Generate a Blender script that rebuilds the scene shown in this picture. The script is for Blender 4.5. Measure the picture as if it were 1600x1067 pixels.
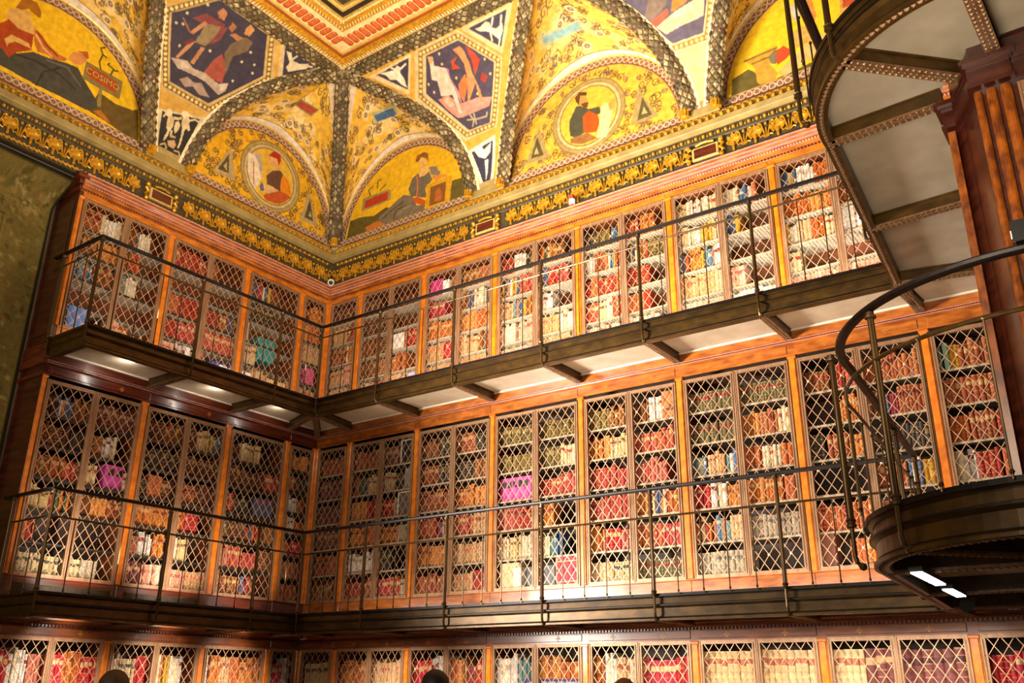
import bpy, bmesh, math, random
import numpy as np
from mathutils import Vector, Matrix

for o in list(bpy.data.objects):
    bpy.data.objects.remove(o)
SC = bpy.context.scene
COL = SC.collection
RNG = random.Random(7)
NP = np.random.RandomState(11)
sin, cos, pi = math.sin, math.cos, math.pi

# ------------------------------------------------------------------ camera, world, lights, exposure
CAM = Vector((8.7537, -7.8471, -0.4275))
YAW, PITCH, ROLL = -0.62454, 0.36636, 0.00935
def camera_axes():
    f = Vector((cos(PITCH) * sin(YAW), cos(PITCH) * cos(YAW), sin(PITCH)))
    r = Vector((cos(YAW), -sin(YAW), 0))
    u = r.cross(f)
    c, s = cos(ROLL), sin(ROLL)
    return c * r + s * u, -s * r + c * u, f
R_, U_, F_ = camera_axes()
cam_d = bpy.data.cameras.new('camera')
cam_d.sensor_width = 36
cam_d.lens = 1419.75 * 36 / 1600
cam_d.clip_start = 0.05
cam = bpy.data.objects.new('camera', cam_d)
COL.objects.link(cam)
cam.matrix_world = Matrix(((R_.x, U_.x, -F_.x, CAM.x), (R_.y, U_.y, -F_.y, CAM.y), (R_.z, U_.z, -F_.z, CAM.z), (0, 0, 0, 1)))
SC.camera = cam

SC.view_settings.view_transform = 'Standard'
SC.view_settings.look = 'None'
SC.view_settings.gamma = 1.0
SC.view_settings.use_curve_mapping = False
SC.view_settings.exposure = 0.12

W = bpy.data.worlds.new('room_ambience')
SC.world = W
W.use_nodes = True
W.node_tree.nodes['Background'].inputs[0].default_value = (1.0, 0.84, 0.62, 1)
W.node_tree.nodes['Background'].inputs[1].default_value = 0.30

def area(name, loc, target, sx, sy, power, color=(1, 0.86, 0.66), spread=180):
    l = bpy.data.lights.new(name, 'AREA')
    l.shape = 'RECTANGLE'
    l.size, l.size_y = sx, sy
    l.energy, l.color = power, color
    l.spread = math.radians(spread)
    o = bpy.data.objects.new(name, l)
    COL.objects.link(o)
    o.location = loc
    o.rotation_euler = (Vector(target) - Vector(loc)).to_track_quat('-Z', 'Y').to_euler()
    return o

WARM = (1.0, 0.83, 0.62)
NEUT = (1.0, 0.88, 0.76)
# unseen area lights added to brighten the vault, back wall, cases and tapestry
area('vault_fill', (4.2, -4.0, 3.5), (3.4, -2.2, 7.2), 1.8, 1.8, 335, WARM, 160)
area('back_wall_key', (1.0, -4.7, 0.5), (5.9, 0, 3.5), 1.2, 1.2, 270, NEUT, 72)
area('reading_room_fill', (7.2, -9.4, 0.6), (6.0, 0.0, 1.4), 2.5, 1.5, 60, WARM, 130)
area('tapestry_fill', (3.0, -8.2, 1.6), (-0.4, -5.6, 2.6), 1.2, 1.2, 30, WARM, 80)
# lamps along the galleries, just inside the railings, washing the cases
for x in (1.6, 2.85, 4.0, 5.1, 6.2, 7.1):
    k = 0.55 + 0.45 * min(1, x / 4.0)
    area('gallery_lamp_upper', (x, -0.60, 2.90), (x, 0.0, 3.35), 0.9, 0.05, 15 * k, NEUT)
    area('gallery_lamp_middle', (x, -0.60, 0.42), (x, 0.0, 0.85), 0.9, 0.05, 6.5 * k, NEUT)
    area('under_gallery_lamp', (x, -0.62, 0.10), (x, 0.0, -0.75), 0.9, 0.05, 9, NEUT, 100)
for y, k in ((-1.0, 0.5), (-1.9, 0.8), (-3.0, 0.8)):
    area('gallery_lamp_upper', (0.60, y, 2.90), (0.0, y, 3.35), 0.05, 0.8, 8 * k, NEUT)
    area('gallery_lamp_middle', (0.60, y, 0.42), (0.0, y, 0.85), 0.05, 0.8, 12 * k, NEUT, 95)
    area('under_gallery_lamp', (0.62, y, 0.10), (0.0, y, -0.75), 0.05, 0.8, 14, NEUT, 100)
area('right_soffit_fill', (8.0, -5.2, 1.1), (8.0, -2.7, 2.8), 0.9, 0.9, 26, WARM, 110)  # added area light brightening the right-hand soffits, no fixture

# ------------------------------------------------------------------ small tools
def lin(h):
    h = h.lstrip('#')
    out = []
    for i in (0, 2, 4):
        c = int(h[i:i + 2], 16) / 255
        out.append(c / 12.92 if c <= 0.04045 else ((c + 0.055) / 1.055) ** 2.4)
    return tuple(out)

def mat(name, base, rough=0.5, metal=0.0, dark=None, scale=(4, 4, 4), detail=4, lo=0.35, hi=0.7, bump=0.0, coat=0.0, attr=False, emit=None, trans=0.0, wave=None, spec=0.5):
    m = bpy.data.materials.new(name)
    m.use_nodes = True
    nt = m.node_tree
    b = nt.nodes['Principled BSDF']
    b.inputs['Roughness'].default_value = rough
    b.inputs['Metallic'].default_value = metal
    b.inputs['Coat Weight'].default_value = coat
    b.inputs['Coat Roughness'].default_value = 0.15
    b.inputs['Specular IOR Level'].default_value = spec
    tc = nt.nodes.new('ShaderNodeTexCoord')
    mp = nt.nodes.new('ShaderNodeMapping')
    mp.inputs['Scale'].default_value = scale
    nt.links.new(tc.outputs['Object'], mp.inputs['Vector'])
    if wave:
        nz = nt.nodes.new('ShaderNodeTexWave')
        nz.bands_direction = wave
        nz.inputs['Scale'].default_value = 1.0
        nz.inputs['Distortion'].default_value = 0.0
        fac = nz.outputs['Fac']
    else:
        nz = nt.nodes.new('ShaderNodeTexNoise')
        nz.inputs['Scale'].default_value = 1.0
        nz.inputs['Detail'].default_value = detail
        fac = nz.outputs['Fac']
    nt.links.new(mp.outputs['Vector'], nz.inputs['Vector'])
    rp = nt.nodes.new('ShaderNodeMapRange')
    rp.inputs['From Min'].default_value = lo
    rp.inputs['From Max'].default_value = hi
    nt.links.new(fac, rp.inputs['Value'])
    mx = nt.nodes.new('ShaderNodeMix')
    mx.data_type = 'RGBA'
    nt.links.new(rp.outputs['Result'], mx.inputs['Factor'])
    if attr:
        at = nt.nodes.new('ShaderNodeAttribute')
        at.attribute_name = 'Col'
        mx.blend_type = 'MULTIPLY'
        mx.inputs['Factor'].default_value = 1.0
        g = nt.nodes.new('ShaderNodeMix')
        g.data_type = 'RGBA'
        g.inputs['A'].default_value = (0.62, 0.60, 0.58, 1) if not dark else lin(dark) + (1,)
        g.inputs['B'].default_value = (1, 1, 1, 1)
        nt.links.new(rp.outputs['Result'], g.inputs['Factor'])
        for l in list(nt.links):
            if l.to_socket == mx.inputs['Factor']:
                nt.links.remove(l)
        nt.links.new(at.outputs['Color'], mx.inputs['A'])
        nt.links.new(g.outputs['Result'], mx.inputs['B'])
    else:
        mx.inputs['A'].default_value = lin(dark or base) + (1,)
        mx.inputs['B'].default_value = lin(base) + (1,)
    nt.links.new(mx.outputs['Result'], b.inputs['Base Color'])
    if bump:
        bp = nt.nodes.new('ShaderNodeBump')
        bp.inputs['Strength'].default_value = bump
        bp.inputs['Distance'].default_value = 0.01
        nt.links.new(fac, bp.inputs['Height'])
        nt.links.new(bp.outputs['Normal'], b.inputs['Normal'])
    if emit:
        b.inputs['Emission Color'].default_value = lin(emit[0]) + (1,)
        b.inputs['Emission Strength'].default_value = emit[1]
    if trans:
        out = nt.nodes['Material Output']
        tr = nt.nodes.new('ShaderNodeBsdfTranslucent')
        nt.links.new(mx.outputs['Result'], tr.inputs['Color'])
        ms = nt.nodes.new('ShaderNodeMixShader')
        ms.inputs[0].default_value = trans
        nt.links.new(b.outputs[0], ms.inputs[1])
        nt.links.new(tr.outputs[0], ms.inputs[2])
        nt.links.new(ms.outputs[0], out.inputs['Surface'])
    return m

M = dict(
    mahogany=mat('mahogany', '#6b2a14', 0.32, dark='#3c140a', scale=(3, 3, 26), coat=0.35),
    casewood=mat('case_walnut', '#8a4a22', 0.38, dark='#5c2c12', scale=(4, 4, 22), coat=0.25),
    satin=mat('satinwood_inlay', '#de7e14', 0.35, dark='#bc5e0a', scale=(16, 16, 16), detail=6, coat=0.3),
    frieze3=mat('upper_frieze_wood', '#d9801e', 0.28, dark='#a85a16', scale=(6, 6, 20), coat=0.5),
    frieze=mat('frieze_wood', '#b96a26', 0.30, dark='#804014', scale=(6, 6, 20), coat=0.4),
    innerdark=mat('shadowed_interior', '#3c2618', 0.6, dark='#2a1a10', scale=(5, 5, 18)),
    glintfillet=mat('highlight_fillet', '#cc968a', 0.22, dark='#b47e72', scale=(20, 20, 20), coat=0.6),  # pink puts the gloss highlights of polished wood into the colour
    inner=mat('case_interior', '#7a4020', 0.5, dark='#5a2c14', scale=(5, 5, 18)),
    stile=mat('door_bronze', '#ac8664', 0.40, 0.35, dark='#8c684a', scale=(30, 30, 6)),
    wire=mat('lattice_brass', '#d8ae88', 0.38, 0.35, dark='#c09470', scale=(20, 20, 20)),
    bronze=mat('gallery_bronze', '#583e16', 0.36, 0.45, dark='#3a280c', scale=(8, 8, 14)),
    bronze2=mat('gallery_bronze_flange', '#8e6c4a', 0.4, 0.4, dark='#6c4e34', scale=(40, 40, 40)),
    rail=mat('blackened_rail', '#140b07', 0.45, 0.0, dark='#0c0604', spec=0.3, scale=(10, 10, 10)),
    post=mat('bronze_post', '#5c4420', 0.33, 0.55, dark='#46321a', scale=(30, 30, 4)),
    glass=mat('frosted_floor_glass', '#d8cdb8', 0.28, dark='#c8bca4', scale=(6, 6, 6), trans=0.45),
    strip=mat('pale_glass_edge', '#e8dcc4', 0.3, dark='#d8ccb4'),
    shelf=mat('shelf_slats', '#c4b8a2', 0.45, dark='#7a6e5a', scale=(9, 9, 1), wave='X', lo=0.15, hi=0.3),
    shelfy=mat('shelf_slats_across', '#c8bca4', 0.45, dark='#7c705a', scale=(9, 9, 1), wave='Y', lo=0.15, hi=0.3),
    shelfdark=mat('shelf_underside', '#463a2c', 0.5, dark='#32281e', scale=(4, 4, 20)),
    shelflip=mat('shelf_lip', '#b4a488', 0.4, dark='#9c8c70'),
    satindark=mat('mottled_fluting', '#a05410', 0.32, dark='#5c2a0a', scale=(26, 26, 14), detail=7, coat=0.4),
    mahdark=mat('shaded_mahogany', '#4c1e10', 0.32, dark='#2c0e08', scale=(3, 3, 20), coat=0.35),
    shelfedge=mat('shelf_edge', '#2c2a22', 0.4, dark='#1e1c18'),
    leather=mat('book_leather', '#ffffff', 0.5, attr=True, scale=(35, 35, 35), bump=0.15, spec=0.35),
    paint=mat('mural_paint', '#ffffff', 0.62, attr=True, dark='#dcd6ca', scale=(14, 14, 14), detail=6, spec=0.25),
    garland=mat('garland_plaster', '#ffffff', 0.6, attr=True, dark='#a09888', scale=(40, 40, 40), spec=0.3),
    gold=mat('gilt_plaster', '#d8a024', 0.38, 0.35, dark='#a87414', scale=(30, 30, 30)),
    inlay=mat('amber_inlay', '#b87a2c', 0.4, dark='#a0641c'),
    goldpale=mat('pale_gilt', '#e2c070', 0.42, 0.2, dark='#c49c48', scale=(30, 30, 30)),
    friezedark=mat('frieze_ground', '#4a3e20', 0.6, dark='#352b14', scale=(10, 10, 10)),
    tan=mat('tan_plaster', '#a08a50', 0.55, dark='#8a7440', scale=(8, 8, 8)),
    cream=mat('cream_plaster', '#e8cf98', 0.5, dark='#d8b878', scale=(12, 12, 12)),
    flute=mat('terracotta_flute', '#c4662e', 0.5, dark='#a84c20', scale=(14, 14, 14)),
    darkline=mat('dark_band', '#2a2014', 0.5, dark='#1c140c'),
    redline=mat('red_line', '#a04a24', 0.5, dark='#8a3c1c'),
    tapestry=mat('tapestry_weave', '#ffffff', 0.9, attr=True, scale=(90, 90, 90), spec=0.1),
    floor=mat('parquet_floor', '#6a4426', 0.35, dark='#4c2e18', scale=(3, 20, 3), coat=0.2),
    plaster=mat('wall_plaster', '#6a5a40', 0.8, dark='#5a4a34'),
    black=mat('black_plastic', '#0c0b0b', 0.35, dark='#080808'),
    white=mat('white_plastic', '#ece8e0', 0.4, dark='#dcd8d0'),
    tube=mat('lamp_diffuser', '#ffffff', 0.4, emit=('#f4f6ff', 14.0)),
    bulb=mat('lamp_bulb', '#ffffff', 0.4, emit=('#fff0d0', 9.0)),
    grey=mat('grey_metal', '#6a6a68', 0.4, 0.3, dark='#545452'),
    grill=mat('grille_black', '#15110c', 0.6, dark='#0e0b08'),
)

def putcols(me, cols):
    a = me.color_attributes.new('Col', 'FLOAT_COLOR', 'CORNER')
    a.data.foreach_set('color', np.asarray(cols, dtype=np.float32).ravel())

class Fr:
    """a wall: s runs along it from the room corner, d comes out of it into the room"""
    def __init__(s, kind):
        s.k = kind
    def p(s, a, d, z):
        return Vector((a, -d, z)) if s.k == 'B' else Vector((d, -a, z))
    def pts(s, A):
        A = np.asarray(A, dtype=float)
        if s.k == 'B':
            return np.stack([A[:, 0], -A[:, 1], A[:, 2]], 1)
        return np.stack([A[:, 1], -A[:, 0], A[:, 2]], 1)
    def mat(s, a, d, z):
        m = Matrix.Translation(s.p(a, d, z))
        return m if s.k == 'B' else m @ Matrix.Rotation(pi / 2, 4, 'Z')
    name = property(lambda s: 'back' if s.k == 'B' else 'left')
B, L = Fr('B'), Fr('L')

class ID:
    k = 'W'
    def p(s, a, b, z): return Vector((a, b, z))
    def pts(s, A): return np.asarray(A, dtype=float)
    def mat(s, a, b, z): return Matrix.Translation((a, b, z))
WD = ID()

class MB:
    """collects pieces in wall coordinates (s, d, z) and links them as ONE mesh object"""
    def __init__(s, fr=WD):
        s.fr, s.v, s.f, s.c, s.smooth = fr, [], [], [], False
    def add(s, verts, faces, col=None):
        n = len(s.v)
        s.v.extend(verts)
        s.f.extend([tuple(i + n for i in f) for f in faces])
        s.c.extend([col] * len(faces))
    def box(s, x0, x1, y0, y1, z0, z1, col=None):
        s.add([(x0, y0, z0), (x1, y0, z0), (x1, y1, z0), (x0, y1, z0), (x0, y0, z1), (x1, y0, z1), (x1, y1, z1), (x0, y1, z1)],
              [(0, 3, 2, 1), (4, 5, 6, 7), (0, 1, 5, 4), (1, 2, 6, 5), (2, 3, 7, 6), (3, 0, 4, 7)], col)
    def bevelbox(s, x0, x1, y0, y1, z0, z1, b=0.006, col=None):
        """a box whose edges towards the room are chamfered (front is y1)"""
        s.add([(x0, y0, z0), (x1, y0, z0), (x1, y0, z1), (x0, y0, z1), (x0, y1 - b, z0), (x1, y1 - b, z0), (x1, y1 - b, z1), (x0, y1 - b, z1),
               (x0 + b, y1, z0 + b), (x1 - b, y1, z0 + b), (x1 - b, y1, z1 - b), (x0 + b, y1, z1 - b)],
              [(0, 1, 2, 3), (0, 1, 5, 4), (1, 2, 6, 5), (2, 3, 7, 6), (3, 0, 4, 7), (4, 5, 9, 8), (5, 6, 10, 9), (6, 7, 11, 10), (7, 4, 8, 11), (8, 9, 10, 11)], col)
    def prism(s, pts, z0, z1, col=None):
        n = len(pts)
        s.add([(x, y, z0) for x, y in pts] + [(x, y, z1) for x, y in pts],
              [tuple(range(n))[::-1], tuple(range(n, 2 * n))] + [(i, (i + 1) % n, n + (i + 1) % n, n + i) for i in range(n)], col)
    def loft(s, rings, closed=True, caps=True, col=None):
        n = len(rings[0])
        vs = [p for r in rings for p in r]
        fs = []
        for i in range(len(rings) - 1):
            for j in range(n if closed else n - 1):
                a, b = i * n + j, i * n + (j + 1) % n
                fs.append((a, b, b + n, a + n))
        if caps and closed:
            fs.append(tuple(range(n))[::-1])
            fs.append(tuple(range((len(rings) - 1) * n, len(rings) * n)))
        s.add(vs, fs, col)
    def sweep(s, prof, s0, s1, col=None):
        """profile [(d, z)] run along the wall; s0/s1 may be functions of d (mitres)"""
        f0 = s0 if callable(s0) else (lambda d: s0)
        f1 = s1 if callable(s1) else (lambda d: s1)
        s.loft([[(f0(d), d, z) for d, z in prof], [(f1(d), d, z) for d, z in prof]], col=col)
    def tube(s, pts, r, n=8, col=None, rb=None):
        pts = [Vector(p) for p in pts]
        rings = []
        for i, p in enumerate(pts):
            t = (pts[min(i + 1, len(pts) - 1)] - pts[max(i - 1, 0)]).normalized()
            up = Vector((0, 0, 1)) if abs(t.z) < 0.9 else Vector((1, 0, 0))
            x = t.cross(up).normalized()
            y = x.cross(t).normalized()
            rings.append([tuple(p + x * (r * cos(2 * pi * k / n)) + y * ((rb or r) * sin(2 * pi * k / n))) for k in range(n)])
        s.loft(rings, col=col)
    def lathe(s, cx, cy, prof, n=10, col=None):
        s.loft([[(cx + r * cos(2 * pi * k / n), cy + r * sin(2 * pi * k / n), z) for k in range(n)] for r, z in prof], col=col)
    def ball(s, x, y, z, r, n=6, col=None, rz=None):
        rz = rz or r
        s.lathe(x, y, [(r * 0.05, z - rz), (r * 0.75, z - rz * 0.66), (r, z), (r * 0.75, z + rz * 0.66), (r * 0.05, z + rz)], n, col)
    def mesh(s, name, m=None):
        me = bpy.data.meshes.new(name)
        P = s.fr.pts(s.v)
        me.from_pydata(P.tolist(), [], s.f)
        if m is not None:
            me.materials.append(m)
        if s.c and s.c[0] is not None:
            putcols(me, [tuple(c) + (1,) for f, c in zip(s.f, s.c) for _ in f])
        if s.smooth:
            me.polygons.foreach_set('use_smooth', [True] * len(me.polygons))
        me.update()
        return me
    def build(s, name, m, parent=None, kind=None):
        return link(name, s.mesh(name, m), parent, kind)

LOC = {}
def link(name, me, parent=None, kind=None, mw=None):
    o = bpy.data.objects.new(name, me)
    COL.objects.link(o)
    if parent is not None:
        o.parent = parent
        o.matrix_parent_inverse = Matrix.Translation(-LOC.get(parent.name, Vector((0, 0, 0))))
    if mw is not None:
        o.matrix_basis = mw
    if kind:
        o['kind'] = kind
    return o

def tag(o, label, cat, group=None, kind=None):
    if label: o['label'] = label
    if cat: o['category'] = cat
    if group: o['group'] = group
    if kind: o['kind'] = kind
    return o

def thing(name, label, cat, loc, group=None, kind=None):
    o = bpy.data.objects.new(name, None)
    COL.objects.link(o)
    o.location = loc
    o.empty_display_size = 0.1
    LOC[o.name] = Vector(loc)
    return tag(o, label, cat, group, kind)

ORD = ['zeroth', 'first', 'second', 'third', 'fourth', 'fifth', 'sixth', 'seventh', 'eighth', 'ninth', 'tenth', 'eleventh', 'twelfth', 'thirteenth', 'fourteenth', 'fifteenth', 'sixteenth', 'seventeenth', 'eighteenth', 'nineteenth']
def ordinal(n):
    if n < 20: return ORD[n]
    tens = {2: 'twenty', 3: 'thirty', 4: 'forty', 5: 'fifty', 6: 'sixty'}[n // 10]
    return tens + ('-' + ORD[n % 10] if n % 10 else '-fold')

PXB = [0.0, 0.6116, 1.7281, 2.8491, 4.0, 5.133, 6.2622, 7.402, 8.22]
PXL = [0.0, 0.4843, 1.3823, 2.4934, 3.6016]
FLOOR = -2.0
# ------------------------------------------------------------------ setting: floor, walls, wooden mouldings
def struct(o, label=None):
    o['kind'] = 'structure'
    if label: o['label'] = label
    return o
mb = MB(); mb.box(-1.2, 11.5, -10.5, 0.9, FLOOR - 0.1, FLOOR)
struct(mb.build('floor', M['floor']), 'dark parquet floor of the reading room')
mb = MB(); mb.box(-1.0, 9.9, 0.42, 0.6, FLOOR, 5.3)
struct(mb.build('wall_back', M['plaster']))
mb = MB(); mb.box(-0.62, -0.46, -10.4, 0.42, FLOOR, 5.3)
struct(mb.build('wall_left', M['plaster']))
mb = MB(); mb.box(9.7, 9.86, -10.4, 0.42, FLOOR, 8.2)
struct(mb.build('wall_right', M['plaster']))

END_B, END_L = 8.22, 3.64
CORN = {  # per tier: closed profile (d, z) of the long wooden moulding above the doors
    1: [(-0.3, 0.088), (0.0, 0.088), (0.012, 0.094), (0.012, 0.104), (0.03, 0.110), (0.034, 0.116), (0.055, 0.122), (0.062, 0.134), (0.09, 0.142), (0.10, 0.150), (0.10, 0.165), (-0.3, 0.165)],
    2: [(-0.3, 2.566), (0.0, 2.566), (0.012, 2.570), (0.030, 2.578), (0.034, 2.588), (0.024, 2.597), (0.030, 2.604), (0.012, 2.610), (0.012, 2.72), (-0.3, 2.72)],
    3: [(-0.3, 4.538), (0.0, 4.538), (0.010, 4.541), (0.014, 4.552), (0.030, 4.560), (0.034, 4.585), (0.050, 4.592), (0.056, 4.612), (0.046, 4.622), (0.056, 4.655), (0.066, 4.664), (0.072, 4.690), (0.088, 4.698), (0.09, 4.718), (-0.3, 4.718)],
}
PLINTH = {1: (-2.0, -1.62), 2: (0.32, 0.520), 3: (2.80, 2.975)}
n_trim = 0
def trim(label=None):
    global n_trim
    n_trim += 1
    e = thing('trim_%d' % n_trim, label, None, (0, 0, 0), kind='structure')
    return e
for fr, s1, e in ((B, END_B, 'back'), (L, END_L, 'left')):
    for t in (1, 2, 3):
        root = trim('carved wooden moulding over the %s tier of the %s wall' % (('', 'lowest', 'middle', 'upper')[t], e))
        m = MB(fr); m.sweep(CORN[t], lambda d: max(d, 0) if d > -0.29 else 0, s1)
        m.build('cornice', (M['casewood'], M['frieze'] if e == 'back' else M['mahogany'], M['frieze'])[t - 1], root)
        # a row of dentils and a string of beads under the crown
        z, d0 = {1: (0.099, 0.012), 2: (2.5875, 0.034), 3: (4.556, 0.014)}[t]
        m = MB(fr)
        s = 0.05
        while s < s1 - 0.02:
            if t == 2: m.box(s, s + 0.012, d0 - 0.004, d0 + 0.004, z - 0.005, z + 0.005)
            else: m.box(s, s + 0.018, d0 - 0.004, d0 + 0.016, z - 0.010, z + 0.010)
            s += 0.034 if t != 2 else 0.022
        m.build('dentil_row', M['mahogany'], root, 'stuff')
        if t == 2:
            m = MB(fr); m.box(0.03, s1, 0.030, 0.037, 2.579, 2.583); m.box(0.03, s1, 0.022, 0.034, 2.599, 2.604); m.build('highlight_fillet', M['glintfillet'], root)
        if t == 3:
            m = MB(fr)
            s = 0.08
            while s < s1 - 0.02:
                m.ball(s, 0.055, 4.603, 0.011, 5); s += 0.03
            m.build('bead_string', M['glintfillet'], root, 'stuff')  # beads share the pink that paints in the highlights
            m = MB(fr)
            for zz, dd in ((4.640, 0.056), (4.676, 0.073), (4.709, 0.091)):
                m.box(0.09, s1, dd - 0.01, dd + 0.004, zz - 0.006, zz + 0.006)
            m.build('highlight_fillet', M['glintfillet'], root)
# the end of the left run of cases: a tall mahogany side panel, its cornices returned round the corner
root = trim('dark mahogany end panel closing the left cases beside the tapestry')
m = MB(L); m.box(3.60, 3.645, -0.46, 0.002, FLOOR, 4.56)
m.bevelbox(3.645, 3.655, -0.40, -0.06, 2.9, 4.45, 0.004)
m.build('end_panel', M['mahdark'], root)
m = MB(L)
for z0, z1, k in ((4.545, 4.60, 0.02), (4.60, 4.66, 0.045), (4.66, 4.72, 0.08), (2.56, 2.62, 0.03), (2.44, 2.48, 0.015), (0.09, 0.165, 0.05), (2.62, 2.80, 0.012)):
    m.box(3.60, 3.645 + k, -0.46, 0.0 + k, z0, z1)
m.build('return_moulding', M['mahogany'], root)

# ------------------------------------------------------------------ bookcases
TIER = {1: (-1.60, -0.020), 2: (0.545, 2.400), 3: (3.000, 4.450)}
CELL_W, CELL_H = 0.098, 0.136
def lattice_mesh(w, h, key, cache={}):
    k = (round(w, 3), round(h, 3))
    if k in cache: return cache[k]
    m = MB(WD)
    r = 0.0026
    sl = CELL_H / CELL_W
    n0 = int(h / CELL_H + w / CELL_W) + 3
    for sg in (1, -1):
        for i in range(-n0, n0):
            # x = x0 + t, z = sg*sl*t ; clip to the opening
            x0 = (i + 0.5) * CELL_W
            pts = []
            za, zb = (0, h)
            ta, tb = sorted((za / (sg * sl), zb / (sg * sl)))
            ta, tb = max(ta, -x0), min(tb, w - x0)
            if tb - ta < 0.012: continue
            a = Vector((x0 + ta - w / 2, 0.0015 * sg, sg * sl * ta)); b = Vector((x0 + tb - w / 2, 0.0015 * sg, sg * sl * tb))
            if sg < 0:
                pass
            t = (b - a).normalized(); nx = Vector((-t.z, 0, t.x)) * r; ny = Vector((0, 0.0024, 0))
            m.add([tuple(a - nx - ny), tuple(a + nx - ny), tuple(a + nx + ny), tuple(a - nx + ny), tuple(b - nx - ny), tuple(b + nx - ny), tuple(b + nx + ny), tuple(b - nx + ny)],
                  [(0, 1, 5, 4), (1, 2, 6, 5), (2, 3, 7, 6), (3, 0, 4, 7)])
    # small rosettes on a few crossings
    z = CELL_H * 0.5
    row = 0
    nz = max(2, int(h / CELL_H))
    for zi in (1, nz // 2, nz - 1):
        for xi in (-1, 1):
            x = xi * CELL_W * (1 if (zi % 2) else 1.5)
            # snap to a crossing of the two families of wires
            zz = zi * CELL_H
            xx = round((x + w / 2) / CELL_W - 0.5) * CELL_W + CELL_W * 0.5 - w / 2
            if abs(xx) < w / 2 - 0.02 and 0.03 < zz < h - 0.03:
                m.add([(xx + 0.013 * cos(q * pi / 4), -0.006, zz + 0.013 * sin(q * pi / 4)) for q in range(8)] + [(xx, -0.011, zz)], [(q, (q + 1) % 8, 8) for q in range(8)])
    cache[k] = m.mesh('lattice', M['wire'])
    return cache[k]
def doorframe_mesh(w, h, cache={}):
    """stiles and rails round an opening, each with an inner bead; origin at bottom centre, -y to the room"""
    k = (round(w, 3), round(h, 3))
    if k in cache: return cache[k]
    m = MB(WD)
    a, t = 0.036, 0.026
    def rect(o, wd, y0, y1):
        x, z = w / 2 - o, o
        for (x0, x1, z0, z1) in ((-x, -x + wd, z, h - z), (x - wd, x, z, h - z), (-x + wd, x - wd, z, z + wd), (-x + wd, x - wd, h - z - wd, h - z)):
            m.box(x0, x1, y0, y1, z0, z1)
    rect(0.0, 0.030, -0.010, 0.016)
    rect(0.004, 0.008, -0.016, -0.010)
    rect(0.026, 0.010, -0.018, 0.010)
    # beaded edge
    for sx in (-1, 1):
        z = 0.06
        while z < h - 0.05:
            x = sx * (w / 2 - 0.018)
            m.add([(x - 0.004, -0.010, z - 0.006), (x + 0.004, -0.010, z - 0.006), (x + 0.004, -0.010, z + 0.006), (x - 0.004, -0.010, z + 0.006), (x, -0.015, z)], [(0, 1, 4), (1, 2, 4), (2, 3, 4), (3, 0, 4)])
            z += 0.018
    cache[k] = m.mesh('door', M['stile'])
    return cache[k]
def pilaster_mesh(w, z0, z1, cache={}):
    k = (round(w, 3), z0, z1)
    if k in cache: return cache[k]
    m = MB(WD)
    h = z1 - z0
    def bb(x0, x1, y0, y1, a, b, c):   # front is -y
        m.add([(x0, y1, a), (x1, y1, a), (x1, y1, b), (x0, y1, b), (x0, y0 + c, a), (x1, y0 + c, a), (x1, y0 + c, b), (x0, y0 + c, b), (x0 + c, y0, a + c), (x1 - c, y0, a + c), (x1 - c, y0, b - c), (x0 + c, y0, b - c)],
              [(0, 1, 5, 4), (1, 2, 6, 5), (2, 3, 7, 6), (3, 0, 4, 7), (4, 5, 9, 8), (5, 6, 10, 9), (6, 7, 11, 10), (7, 4, 8, 11), (8, 9, 10, 11)])
    bb(-w / 2, w / 2, -0.006, 0.03, 0, h, 0.003)
    bb(-w / 2 + 0.008, w / 2 - 0.008, -0.020, -0.004, 0.0, h - 0.02, 0.005)
    bb(-w / 2 - 0.004, w / 2 + 0.004, -0.026, 0.0, h - 0.028, h, 0.006)
    cache[k] = m.mesh('pilaster', M['satin'])
    return cache[k]
def cross_mesh(cache=[]):
    if cache: return cache[0]
    m = MB(WD)
    for q in range(4):
        c, s = cos(q * pi / 2), sin(q * pi / 2)
        P = [(0.006, 0), (0.017, 0.009), (0.030, 0), (0.017, -0.009)]
        m.add([(x * c - y * s, -0.0012, x * s + y * c) for x, y in P], [(0, 1, 2, 3)])
    m.add([(0.007 * cos(q * pi / 3), -0.002, 0.007 * sin(q * pi / 3)) for q in range(6)], [(0, 1, 2, 3, 4, 5)])
    cache.append(m.mesh('inlay', M['inlay']))
    return cache[0]

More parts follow.
